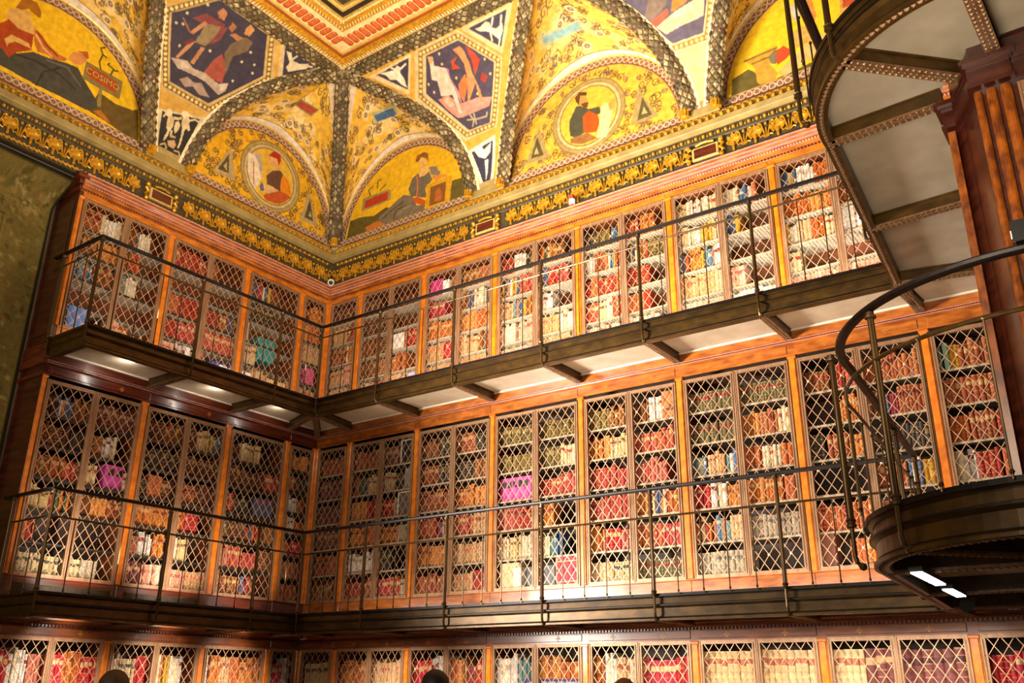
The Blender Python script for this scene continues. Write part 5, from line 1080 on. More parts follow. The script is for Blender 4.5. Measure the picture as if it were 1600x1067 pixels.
class Canvas:
    """paint in surface coordinates; colours end up on the vertices of a fine grid"""
    def __init__(s, x0, x1, y0, y1, rx, ry, bg, ay=1.0):
        s.nx, s.ny = int((x1 - x0) * rx) + 2, int((y1 - y0) * ry) + 2
        s.x0, s.x1, s.y0, s.y1, s.ay = x0, x1, y0, y1, ay
        s.X, s.Y = np.meshgrid(np.linspace(x0, x1, s.nx), np.linspace(y0, y1, s.ny))
        s.C = np.empty((s.ny, s.nx, 3)); s.C[:] = lin(bg)
    def sub(s, xa, xb, ya, yb):
        i0 = max(0, int((xa - s.x0) / (s.x1 - s.x0) * (s.nx - 1)) - 1); i1 = min(s.nx, int((xb - s.x0) / (s.x1 - s.x0) * (s.nx - 1)) + 3)
        j0 = max(0, int((ya - s.y0) / (s.y1 - s.y0) * (s.ny - 1)) - 1); j1 = min(s.ny, int((yb - s.y0) / (s.y1 - s.y0) * (s.ny - 1)) + 3)
        return slice(j0, max(j0, j1)), slice(i0, max(i0, i1))
    def put(s, sl, mask, col, a=1.0):
        c = np.array(lin(col)) if isinstance(col, str) else np.array(col)
        v = s.C[sl]
        if isinstance(mask, np.ndarray) and mask.dtype != bool:
            k = (mask * a)[..., None]; v[:] = v * (1 - k) + c * k
        else: v[mask] = v[mask] * (1 - a) + c * a
    def poly(s, pts, col, a=1.0):
        P = np.array(pts); sl = s.sub(P[:, 0].min(), P[:, 0].max(), P[:, 1].min(), P[:, 1].max())
        x, y = s.X[sl], s.Y[sl]; ins = np.zeros(x.shape, bool)
        for (xa, ya), (xb, yb) in zip(P, np.roll(P, -1, 0)):
            if ya == yb: continue
            ins ^= ((ya > y) != (yb > y)) & (x < (xb - xa) * (y - ya) / (yb - ya) + xa)
        s.put(sl, ins, col, a)
    def dist(s, sl, pts, close=False):
        P = np.array(pts, float) * (1, s.ay); x, y = s.X[sl], s.Y[sl] * s.ay
        d = np.full(x.shape, 9.0)
        Q = list(zip(P, P[1:])) + ([(P[-1], P[0])] if close else [])
        for a, b in Q:
            ab = b - a; L2 = ab @ ab + 1e-12
            t = np.clip(((x - a[0]) * ab[0] + (y - a[1]) * ab[1]) / L2, 0, 1)
            d = np.minimum(d, np.hypot(x - a[0] - t * ab[0], y - a[1] - t * ab[1]))
        return d
    def stroke(s, pts, w, col, a=1.0, close=False):
        P = np.array(pts); k = w + .01
        sl = s.sub(P[:, 0].min() - k, P[:, 0].max() + k, P[:, 1].min() - k / s.ay, P[:, 1].max() + k / s.ay)
        if s.X[sl].size: s.put(sl, np.clip((w - s.dist(sl, pts, close)) / .006 + .5, 0, 1), col, a)
    def disc(s, cx, cy, r, col, a=1.0, r2=0.0):
        sl = s.sub(cx - r, cx + r, cy - r / s.ay, cy + r / s.ay)
        d = np.hypot(s.X[sl] - cx, (s.Y[sl] - cy) * s.ay)
        s.put(sl, (d < r) & (d >= r2), col, a)
    def mottle(s, amt, cell):
        h = int((s.x1 - s.x0) / cell) + 3; v = int((s.y1 - s.y0) * s.ay / cell) + 3
        g = NP.rand(v, h)
        u = (s.X - s.x0) / cell; w = (s.Y - s.y0) * s.ay / cell
        i, j = u.astype(int), w.astype(int); fu, fw = u - i, w - j
        i = np.clip(i, 0, h - 2); j = np.clip(j, 0, v - 2)
        n = (g[j, i] * (1 - fu) + g[j, i + 1] * fu) * (1 - fw) + (g[j + 1, i] * (1 - fu) + g[j + 1, i + 1] * fu) * fw
        s.C *= (1 + amt * (n - .5) * 2)[..., None]
    def scroll(s, cx, cy, r, col, ph=0, hand=1, eye=None):
        P = [(cx + r * (1 - k / 16) * cos(ph + hand * k * .62), cy + r * (1 - k / 16) * sin(ph + hand * k * .62) / s.ay) for k in range(14)]
        s.stroke(P, .0065, col, .85)
        for k in (2, 5):
            x, y = P[k]; s.stroke([(x, y), (x + .35 * r * cos(ph + k), y + .35 * r * sin(ph + k) / s.ay)], .012, col, .7)
        if eye: s.disc(cx, cy, r * .28, eye, .85)
    def traced(s, items):
        for k, c, P in items:
            if k == 'p': s.poly(P, c)
            elif k == 's': s.stroke(P, .010, c)
            elif k == 'c':
                for x, y in P: s.disc(x, y, .045, c)
            elif k == 'd':
                for x, y in P: s.disc(x, y, .016, c)
            elif k == 'b':
                P2 = []
                for (xa, ya), (xb, yb) in zip(P, P[1:] + P[:1]):
                    n = max(1, int(math.hypot(xb - xa, (yb - ya) * s.ay) / .055))
                    P2 += [(xa + (xb - xa) * q / n, ya + (yb - ya) * q / n) for q in range(n)]
                s.stroke(P, .030, c, 1, True)
                for x, y in P2: s.disc(x, y, .020, '#e2c478')
            elif k == 'r':
                cx, cy = P[0]
                r = .485
                for rr, cc in ((r + .015, '#8a7440'), (r, c), (r - .035, '#9a8450'), (r - .05, '#cdb880'), (r - .085, '#8a7444'), (r - .10, '#e0b440')):
                    s.disc(cx, cy, rr, cc)

def grid_object(name, Pw, C, m, parent, mask=None):
    ny, nx = C.shape[:2]
    me = bpy.data.meshes.new(name)
    idx = np.arange(ny * nx).reshape(ny, nx)
    q = np.stack([idx[:-1, :-1], idx[:-1, 1:], idx[1:, 1:], idx[1:, :-1]], -1).reshape(-1, 4)
    if mask is not None: q = q[mask[q].all(1)]
    used, inv = np.unique(q, return_inverse=True)
    V = np.asarray(Pw).reshape(-1, 3)[used]; q = inv.reshape(-1, 4)
    me.vertices.add(len(V)); me.vertices.foreach_set('co', V.astype(np.float32).ravel())
    me.loops.add(q.size); me.loops.foreach_set('vertex_index', q.astype(np.int32).ravel())
    me.polygons.add(len(q)); me.polygons.foreach_set('loop_start', np.arange(0, q.size, 4, dtype=np.int32)); me.polygons.foreach_set('loop_total', np.full(len(q), 4, np.int32))
    me.polygons.foreach_set('use_smooth', np.ones(len(q), bool))
    me.update()
    a = me.color_attributes.new('Col', 'FLOAT_COLOR', 'POINT')
    cc = np.ones((len(V), 4), np.float32); cc[:, :3] = np.clip(C.reshape(-1, 3)[used], 0, 1)
    a.data.foreach_set('color', cc.ravel())
    me.materials.append(m)
    return link(name, me, parent)

CEIL = thing('ceiling', 'painted and gilded coved vault with lunettes, garlands and a moulded flat centre', None, (0, 0, 0), kind='structure')
RES = 140
DARKO = '#6e5420'
def gold_field(c, n, seed, box, base=('#7a5c24', '#6a4e4a', '#5e5630')):
    rg = random.Random(seed)
    for k in range(n):
        x, y = rg.uniform(box[0], box[1]), rg.uniform(box[2], box[3])
        r = rg.uniform(.035, .070)
        c.scroll(x, y, r, rg.choice(base), rg.uniform(0, 6), rg.choice((1, -1)), rg.choice((None, '#8a5a48', '#7a6a58', None)))
        if rg.random() < .5:
            c.stroke([(x, y), (x + rg.uniform(-.12, .12), y + rg.uniform(-.12, .12) / c.ay)], .007, base[0], .6)

def lunette(fr, name, label, cx, r, sky, traced, scrolls):
    zc = 5.355
    kz = 1.265 / 1.22
    c = Canvas(cx - r - .02, cx + r + .02, 5.28, zc + r * kz + .02, RES, RES, sky)
    c.mottle(.05, .22); c.mottle(.04, .05)
    if scrolls: gold_field(c, scrolls, int(cx * 100), (cx - r, cx + r, 5.42, zc + r))
    c.traced(T[traced])
    # guilloche border: along the arch and along the bottom
    rho = np.hypot(c.X - cx, (c.Y - zc) / kz)
    full = (slice(None), slice(None))
    m = (rho > r - .105) | (c.Y < 5.435)
    c.put(full, m, '#7c4e34')
    c.put(full, ((rho > r - .115) & (rho < r - .105)) | ((c.Y > 5.432) & (c.Y < 5.444) & (rho < r - .1)), '#c09858')
    n = int(pi * r / .082)
    for k in range(n + 1):
        a = pi * k / n
        x, y = cx + (r - .052) * cos(a), zc + (r - .052) * kz * sin(a)
        c.disc(x, y, .040, '#c8b49a', 1, .024)
        c.disc(x, y, .016, '#a06848')
    n = int(2 * r / .082)
    for k in range(n + 1):
        x = cx - r + .03 + (2 * r - .06) * k / n
        c.disc(x, 5.392, .040, '#c8b49a', 1, .024); c.disc(x, 5.392, .015, '#a06848')
    d = np.zeros_like(c.X) + .0
    Pw = fr.pts(np.stack([c.X, d, c.Y], -1).reshape(-1, 3))
    mask = ((rho < r + .012) | (c.Y < zc)).ravel()
    o = grid_object('lunette', Pw, c.C, M['paint'], CEIL, mask)
    o['label'] = label
    # raised plaster arch round it
    mb = MB(fr)
    rings = []
    for k in range(41):
        a = pi * k / 40
        ring = []
        for dr, dd in ((-.012, 0.0), (-.010, .022), (.004, .034), (.020, .022), (.024, 0.0)):
            ring.append((cx + (r + dr) * cos(a), dd, zc + (r + dr) * kz * sin(a)))
        rings.append(ring)
    mb.loft(rings, closed=False)
    mb.build('arch_moulding', M['goldpale'], CEIL)
    return o

def dens(P, n=40):
    """smooth (s, t) path through control points"""
    P = [np.array(p, float) for p in P]
    Q = [2 * P[0] - P[1]] + P + [2 * P[-1] - P[-2]]
    out = []
    for i in range(1, len(Q) - 2):
        for k in range(n // (len(P) - 1) + 1):
            t = k / (n // (len(P) - 1) + 1)
            a, b, c_, d = Q[i - 1], Q[i], Q[i + 1], Q[i + 2]
            out.append(.5 * ((2 * b) + (-a + c_) * t + (2 * a - 5 * b + 4 * c_ - d) * t * t + (-a + 3 * b - 3 * c_ + d) * t ** 3))
    out.append(P[-1])
    return np.array(out)
def mirror(P, c): return [(2 * c - s, t) for s, t in P]
GB = [(2.53, 0.0)] + RIBS['groin_back'][1:] + [(1.21, 1.0)]
GL = [(2.51, 0.0)] + RIBS['groin_left'][1:] + [(1.22, 1.0)]
L1B = [(3.0, 0.0)] + RIBS['l1_back'][1:] + [(4.20, 1.0)]
R1B = [(5.49, 0.0)] + RIBS['r1_back'][1:] + [(4.60, .86), (4.20, 1.0)]
L2B = [(5.76, 0.0)] + RIBS['l2_back'][1:] + [(6.42, .72), (7.02, 1.0)]
R2B = mirror(L2B, 6.98)
L1L = [(3.02, 0.0)] + RIBS['l1_left'][1:] + [(3.88, .88), (4.2, 1.0)]
R1L = mirror(L1L, 4.2)
CORNER = [(D0 + D1 * t ** PW, t) for t in np.linspace(0, 1, 9)]
def cove3(fr, P): 
    s, d, z = cove(P[:, 0], P[:, 1]); return fr.pts(np.stack([s, d, z], -1))

def web(fr, cx, r, left, right, tablet, seed, corner=None, tint='#e4b440'):
    """the yellow sail above a lunette, from its arch up to the two ribs"""
    zc, kz = 5.355, 1.265 / 1.22
    wa, wb = 3.3, 1.25
    c = Canvas(0, wa, 0, wb, RES, RES, tint)
    c.mottle(.07, .3); c.mottle(.05, .08)
    rg = random.Random(seed)
    # pale grotesques in the middle, scrolls everywhere
    for k in range(26):
        x, y = rg.gauss(wa / 2, .55), rg.uniform(.10, .75)
        c.disc(x, y, rg.uniform(.05, .12), '#e8cc8c', .55)
    gold_field(c, 230, seed, (.1, wa - .1, .10, wb - .06))
    for k in range(14):
        x, y = rg.uniform(.5, wa - .5), rg.uniform(.15, .9)
        c.disc(x, y, .055, '#e0c890', .9); c.disc(x, y, .030, '#7a5a50', .9); c.disc(x, y, .012, '#c8a888')
    if tablet:
        for col, P in WEBT[tablet]: c.poly(P, col)
    full = (slice(None), slice(None))
    c.put(full, c.Y < .085, '#e0d0bc'); c.put(full, (c.Y > .085) & (c.Y < .097), '#a88a4a')
    c.put(full, c.Y > wb - .12, '#d8bc80')
    if corner: c.put(full, (c.Y > wb - .24) & ((c.X < wa / 2) if corner == 'l' else (c.X > wa / 2)), '#dcc8a8')
    a = c.X / wa; b = c.Y / wb
    ang = pi * (1 - a)
    A = np.stack([cx + r * np.cos(ang), .03 + 0 * a, zc + r * kz * np.sin(ang)], -1)
    dl, dr = dens(left, 60), dens(right, 60)
    def res(P, u):
        g = np.concatenate([[0], np.cumsum(np.hypot(np.diff(P[:, 0]), 2.1 * np.diff(P[:, 1])))]); g /= g[-1]
        return np.stack([np.interp(u, g, P[:, 0]), np.interp(u, g, P[:, 1])], -1)
    u = np.where(a < .5, a * 2, (1 - a) * 2)
    St = np.where((a < .5)[..., None], res(dl, u), res(dr, u))
    s_, d_, z_ = cove(St[..., 0], St[..., 1])
    Bd = np.stack([s_, d_, z_], -1)
    P = A + (Bd - A) * b[..., None]
    sag = np.sin(pi * b) * np.sin(pi * np.clip(a, 0, 1)) * .10
    P[..., 1] -= sag * .6; P[..., 2] += sag * .8
    o = grid_object('vault_web', fr.pts(P.reshape(-1, 3)), c.C, M['paint'], CEIL)
    return o

def pendentive(fr, left, right, sets, label, bg='#d4a040'):
    dl, dr = dens(left, 60), dens(right, 60)
    s0, s1 = min(dl[:, 0].min(), dr[:, 0].min()) - .02, max(dl[:, 0].max(), dr[:, 0].max()) + .02
    c = Canvas(s0, s1, 0, 1, RES, RES * 2.1, bg, 2.1)
    c.mottle(.08, .2)
    for st in sets: c.traced(T[st])
    full = (slice(None), slice(None))
    c.put(full, c.Y < .045, '#a8905a')
    c.mottle(.08, .04)
    nt, na = 300, 240
    tt, aa = np.meshgrid(np.linspace(0, 1, nt), np.linspace(0, 1, na), indexing='ij')
    sl = np.interp(tt, dl[:, 1], dl[:, 0]); sr = np.interp(tt, dr[:, 1], dr[:, 0])
    S = sl + (sr - sl) * aa
    fi = np.clip((S - c.x0) / (c.x1 - c.x0) * (c.nx - 1), 0, c.nx - 1.001); fj = np.clip(tt * (c.ny - 1), 0, c.ny - 1.001)
    i, j = fi.astype(int), fj.astype(int); u, v = (fi - i)[..., None], (fj - j)[..., None]
    C = (c.C[j, i] * (1 - u) + c.C[j, i + 1] * u) * (1 - v) + (c.C[j + 1, i] * (1 - u) + c.C[j + 1, i + 1] * u) * v
    wdt = np.maximum(sr - sl, .05)
    edge = (np.minimum(aa, 1 - aa) * wdt < .125) & (np.minimum(aa, 1 - aa) * wdt > .085)
    C[edge] = np.array(lin('#ecdab4'))
    s_, d_, z_ = cove(S, tt)
    o = grid_object('pendentive', fr.pts(np.stack([s_, d_, z_], -1).reshape(-1, 3)), C, M['paint'], CEIL)
    o['label'] = label
    return o

GREENS = [lin(h) for h in ('#a48e60', '#8a7448', '#b8a276', '#746040', '#c4ae82', '#80704a')]
ROSES = [lin(h) for h in ('#cc9470', '#bc8460', '#d8a884')]
def garland(path, normal, w, name='garland', h=.045):
    """half-round rib covered with leaves and roses; path: world points, normal: world vectors into the room"""
    m = MB(WD)
    base = lin('#5c4e30')
    n = len(path)
    fr_ = []
    for i in range(n):
        p = Vector(path[i]); t = (Vector(path[min(i + 1, n - 1)]) - Vector(path[max(i - 1, 0)])).normalized()
        N = Vector(normal[i]).normalized(); N = (N - t * N.dot(t)).normalized(); Bn = t.cross(N)
        fr_.append((p, t, N, Bn))
    m.loft([[tuple(p + Bn * (w / 2 * cos(pi * k / 6)) + N * (h * sin(pi * k / 6) - .01)) for k in range(7)] for p, t, N, Bn in fr_], closed=False, col=base)
    ln = [0]
    for i in range(1, n): ln.append(ln[-1] + (fr_[i][0] - fr_[i - 1][0]).length)
    rg = random.Random(int(ln[-1] * 1000))
    step = .046; k = 0; x = step / 2
    while x < ln[-1]:
        i = max(1, min(n - 1, int(np.searchsorted(ln, x)))); f = (x - ln[i - 1]) / max(1e-6, ln[i] - ln[i - 1])
        p = fr_[i - 1][0].lerp(fr_[i][0], f); t, N, Bn = fr_[i][1], fr_[i][2], fr_[i][3]
        rose = (k % 8) in (0, 1)
        for q in range(3):
            ph = pi * (q + .5 + (.5 if k % 2 else 0) - .25) / 3
            c = p + Bn * (w / 2 * cos(ph)) + N * (h * sin(ph) - .008)
            out = (Bn * cos(ph) * .6 + N * sin(ph)).normalized(); sd = out.cross(t).normalized()
            col = rg.choice(ROSES if rose and rg.random() < .75 else GREENS)
            kk = rg.uniform(.60, 1.25); col = tuple(min(1, v * kk) for v in col)
            lw, ll = (.021, .022) if rose else (.030, .043)
            V = [c - t * ll, c + sd * lw - t * .004, c + t * ll, c - sd * lw - t * .004, c + out * .017]
            m.add([tuple(v) for v in V], [(0, 1, 4), (1, 2, 4), (2, 3, 4), (3, 0, 4)], col)
        x += step; k += 1
    return m.build(name, M['garland'], CEIL, 'stuff')
def rib(fr, P, w=.17):
    d = dens(P, 44)
    path = cove3(fr, d)
    nrm = [fr.pts([(0, .80, -.6)])[0] for _ in path]
    path = [np.array(p) + np.array(n) * .012 for p, n in zip(path, nrm)]
    garland(path, nrm, w)

lunette(L, 'l', 'lunette painting of a woman in red and a child beside a lettered tablet', 4.19, 1.23, '#f0c020', 'lun_left_far', 0)
lunette(L, 'l', 'gold lunette with a medallion of a man in a red cap with a white bust', 1.27, 1.20, '#e8b024', 'lun_left_corner', 190)
lunette(B, 'l', 'lunette painting of a seated woman in grey holding a framed picture', 1.30, 1.21, '#eebc22', 'lun_back_corner', 0)
lunette(B, 'l', 'gold lunette with a medallion of a bearded man in a red apron', 4.20, 1.235, '#e6b440', 'lun_back_middle', 200)
lunette(B, 'l', 'lunette painting with a column capital and a reclining figure behind the railing', 6.98, 1.225, '#f2c628', 'lun_back_right', 0)
web(L, 4.19, 1.23, L1L, R1L, None, 31)
web(L, 1.27, 1.20, CORNER, GL, 'left_corner', 32, 'l')
web(B, 1.30, 1.21, CORNER, GB, 'back_corner', 33, 'l')
web(B, 4.20, 1.235, L1B, R1B, 'back_middle', 34, None, '#e2b450')
web(B, 6.98, 1.225, L2B, R2B, None, 35)
pendentive(B, GB, L1B, ['hex_back', 'small_back', 'tri_back_l', 'tri_back_r'], 'cove field with a hexagonal painting of an archer on pink clouds')
pendentive(B, R1B, L2B, ['hex_back_right'], 'cove field with a hexagonal painting cut off by the top of the picture', '#e0c080')
pendentive(L, GL, L1L, ['hex_left', 'small_left', 'tri_left_r'], 'cove field with a hexagonal painting of two figures against a night sky', '#c89a40')
for fr, P in ((B, GB), (B, L1B), (B, R1B), (B, L2B), (L, GL), (L, L1L)):
    rib(fr, P)
# the rib in the room corner
path = [Vector((a, -a, z)) for a, z in ((D0 + D1 * t ** PW, Z0 + ZH * t) for t in np.linspace(0, 1, 40))]
garland([p + Vector((.012, -.012, -.01)) for p in path], [Vector((.6, -.6, -.5))] * 40, .19)
# garland along the edge of the flat ceiling
for fr in (B, L):
    P = [fr.p(s, D0 + D1 * .955 ** PW, Z0 + ZH * .955 - .01) for s in np.linspace(1.13, 8.2 if fr is B else 6.2, 90)]
    garland(P, [fr.p(0, .6, -.8)] * 90, .20)
# plain springer blocks between the feet of the ribs
for fr, a, b_ in ((B, 2.50, 3.02), (B, 5.42, 5.82), (L, 2.47, 3.04)):
    m = MB(fr); m.bevelbox(a, b_, -.02, .104, 5.27, 5.372, .006); m.build('springer_block', M['tan'], CEIL)
# little gilt cups at the feet of the ribs
for fr, ss in ((B, (2.50, 2.985, 5.44, 5.79)), (L, (2.475, 3.0, 5.42))):
    for s in ss:
        m = MB(fr); n = 10
        for k in range(n):
            a = 2 * pi * k / n; x, y = s + .045 * cos(a), .12 + .045 * sin(a)
            m.add([(x - .014, y, 5.285), (x + .014, y, 5.285), (x + .018, y + .004, 5.36), (x - .018, y + .004, 5.36), (x, y + .01, 5.40)], [(0, 1, 2, 3), (3, 2, 4)])
        m.lathe(s, .12, [(.035, 5.285), (.05, 5.30), (.04, 5.33), (.045, 5.385), (.01, 5.40)], 10)
        m.build('rib_cup', M['gold'], CEIL)
m = MB(WD); m.lathe(.13, -.13, [(.04, 5.29), (.06, 5.31), (.05, 5.36), (.055, 5.41), (.02, 5.43)], 12); m.build('rib_cup', M['gold'], CEIL)

# flat ceiling: mouldings running round at the same height on both sides, mitred in the corner
def ring(prof, m_, name, z_end=None):
    for fr, e in ((B, 8.6), (L, 6.6)):
        mb = MB(fr); mb.sweep(prof, lambda d: d, e); mb.build(name, m_, CEIL)
ring([(1.215, 7.13), (1.225, 7.085), (1.25, 7.06), (1.30, 7.055), (1.345, 7.075), (1.365, 7.11), (1.37, 7.16), (1.215, 7.16)], M['gold'], 'leaf_moulding')
ring([(1.37, 7.120), (1.375, 7.108), (1.395, 7.108), (1.40, 7.120), (1.40, 7.16), (1.37, 7.16)], M['redline'], 'red_fillet')
ring([(1.40, 7.118), (1.43, 7.110), (1.44, 7.118), (1.44, 7.16), (1.40, 7.16)], M['goldpale'], 'gilt_fillet')
ring([(1.44, 7.132), (1.66, 7.132), (1.66, 7.16), (1.44, 7.16)], M['cream'], 'flute_ground')
ring([(1.66, 7.13), (1.665, 7.105), (1.69, 7.105), (1.70, 7.13), (1.70, 7.16), (1.66, 7.16)], M['cream'], 'cream_fillet')
ring([(1.70, 7.135), (1.73, 7.12), (1.77, 7.115), (1.81, 7.135), (1.81, 7.2), (1.70, 7.2)], M['gold'], 'leaf_band')
ring([(1.81, 7.145), (1.815, 7.135), (1.845, 7.145), (1.85, 7.18), (1.81, 7.2)], M['goldpale'], 'egg_band')
ring([(1.85, 7.18), (1.90, 7.18), (1.90, 7.24), (1.85, 7.24)], M['darkline'], 'dark_band')
ring([(1.90, 7.20), (1.93, 7.195), (1.95, 7.21), (1.95, 7.26), (1.90, 7.26)], M['goldpale'], 'inner_fillet')
mb = MB(WD); mb.prism([(1.9, -1.9), (9.0, -1.9), (9.0, -7.4), (1.9, -7.4)], 7.25, 7.30); mb.build('centre_panel', M['friezedark'], CEIL)
fl = MB(WD); n = 8
fl.loft([[(-.030, 0, 0)] + [(-.030 * cos(pi * k / n), y, -.024 * sin(pi * k / n) * q) for k in range(1, n)] + [(.030, 0, 0)] for y, q in ((0, .1),)] if False else
        [[(x * q, y, -.026 * z_ * q) for x, z_ in [(-.042 * cos(pi * k / n), sin(pi * k / n)) for k in range(n + 1)]] for y, q in ((-.088, .15), (-.080, .7), (-.065, 1), (.065, 1), (.080, .7), (.088, .15))], closed=False)
FLM = fl.mesh('flute', M['flute'])
for fr, e in ((B, 4.2), (L, 3.9)):
    s = 1.64 if fr is B else 1.64
    while s < e:
        link('flute', FLM, CEIL, mw=fr.mat(s, 1.55, 7.132)); s += .098
# pale upright leaves on the big moulding, leaves and eggs on the gilt bands
for fr, e in ((B, 5.0), (L, 4.6)):
    m = MB(fr); s = 1.30
    while s < e:
        for dx, hh in ((-.024, .75), (0, 1.1), (.024, .75)):
            m.add([(s + dx - .011, 1.228, 7.078), (s + dx + .011, 1.228, 7.078), (s + dx * 1.3 + .013, 1.28, 7.042), (s + dx * 1.5, 1.28 + .075 * hh, 7.052), (s + dx * 1.3 - .013, 1.28, 7.042)], [(0, 1, 2, 4), (4, 2, 3)])
        s += .082
    m.build('leaf_row', M['cream'], CEIL, 'stuff')
    m = MB(fr); s = 1.76
    while s < e:
        m.ball(s, 1.83, 7.140, .014, 6); m.add([(s - .03, 1.72, 7.122), (s, 1.735, 7.108), (s + .03, 1.79, 7.112), (s, 1.775, 7.108)], [(0, 1, 2, 3)])
        s += .045
    m.build('egg_row', M['cream'], CEIL, 'stuff')
    m = MB(fr); s = 2.1
    rg = random.Random(5)
    while s < e:
        for q in range(7):
            a = 2 * pi * q / 7
            m.add([(s, 2.08, 7.236), (s + .05 * cos(a - .3), 2.08 + .05 * sin(a - .3), 7.232), (s + .085 * cos(a), 2.08 + .085 * sin(a), 7.240), (s + .05 * cos(a + .3), 2.08 + .05 * sin(a + .3), 7.232)], [(0, 1, 2, 3)])
        m.ball(s, 2.08, 7.232, .025, 6)
        s += .21
    m.build('rosette_row', M['gold'], CEIL, 'stuff')

# lettering on the painted tablet
q = [Vector(L.p(x, .006, y)) for x, y in [i for i in T['lun_left_far'] if i[1] == '#b0521c'][0][2]]
ux = (q[1] - q[0]); wd = ux.length; ux.normalize(); uy = (q[0] - q[3]); hh = uy.length; uy = (uy - ux * uy.dot(ux)).normalized(); uz = ux.cross(uy)
cu = bpy.data.curves.new('lettering', 'FONT'); cu.body = 'COSIMO'; cu.align_x = 'CENTER'; cu.align_y = 'CENTER'; cu.size = hh * .78; cu.resolution_u = 2
tmp = bpy.data.objects.new('lettering', cu); COL.objects.link(tmp)
bpy.context.view_layer.update()
me = bpy.data.meshes.new_from_object(tmp.evaluated_get(bpy.context.evaluated_depsgraph_get()))
bpy.data.objects.remove(tmp)
me.materials.clear(); me.materials.append(M['goldpale'])
cc = (q[0] + q[1] + q[2] + q[3]) / 4
link('lettering', me, CEIL, mw=Matrix(((ux.x, uy.x, uz.x, cc.x), (ux.y, uy.y, uz.y, cc.y), (ux.z, uy.z, uz.z, cc.z), (0, 0, 0, 1))))

# ------------------------------------------------------------------ plaster frieze between cases and vault
palm = MB(WD)
for k in range(5):
    a = pi * (k + .5) / 5; c_, s_ = cos(a), sin(a)
    r0, r1 = .012, (.062, .078, .088, .078, .062)[k]
    palm.add([(r0 * c_ - .010 * s_, -.004, r0 * s_ + .010 * c_ + .05), (r0 * c_ + .010 * s_, -.004, r0 * s_ - .010 * c_ + .05), (r1 * .7 * c_ + .017 * s_, -.020, r1 * .7 * s_ - .017 * c_ + .05), (r1 * c_, -.024, r1 * s_ + .05), (r1 * .7 * c_ - .017 * s_, -.020, r1 * .7 * s_ + .017 * c_ + .05)], [(0, 1, 2, 4), (4, 2, 3)])
palm.ball(0, -.012, .05, .018, 6)
palm.tube([(0, -.010, 0.0), (0, -.014, .05)], .011, 6)
PALM = palm.mesh('palmette', M['gold'])
scr = MB(WD)
for sg in (-1, 1):
    P = [(sg * (.008 + .030 * k / 6), -.014, .02 + .10 * k / 6) for k in range(5)] + [(sg * (.052 + .020 * cos(a)), -.016, .105 + .022 * sin(a)) for a in np.linspace(2.4, -2.6, 9)]
    scr.tube(P, .008, 5)
    scr.tube([(sg * .008, -.012, .02), (sg * .03, -.014, .035), (sg * .05, -.014, .028), (sg * .058, -.014, .045), (sg * .046, -.014, .055)], .007, 5)
    scr.add([(sg * .012, -.012, .07), (sg * .040, -.020, .058), (sg * .062, -.016, .066), (sg * .036, -.020, .082)], [(0, 1, 2, 3)])
scr.tube([(0, -.012, .015), (0, -.016, .09)], .007, 5)
scr.ball(0, -.016, .118, .013, 6)
SCR = scr.mesh('scroll', M['gold'])
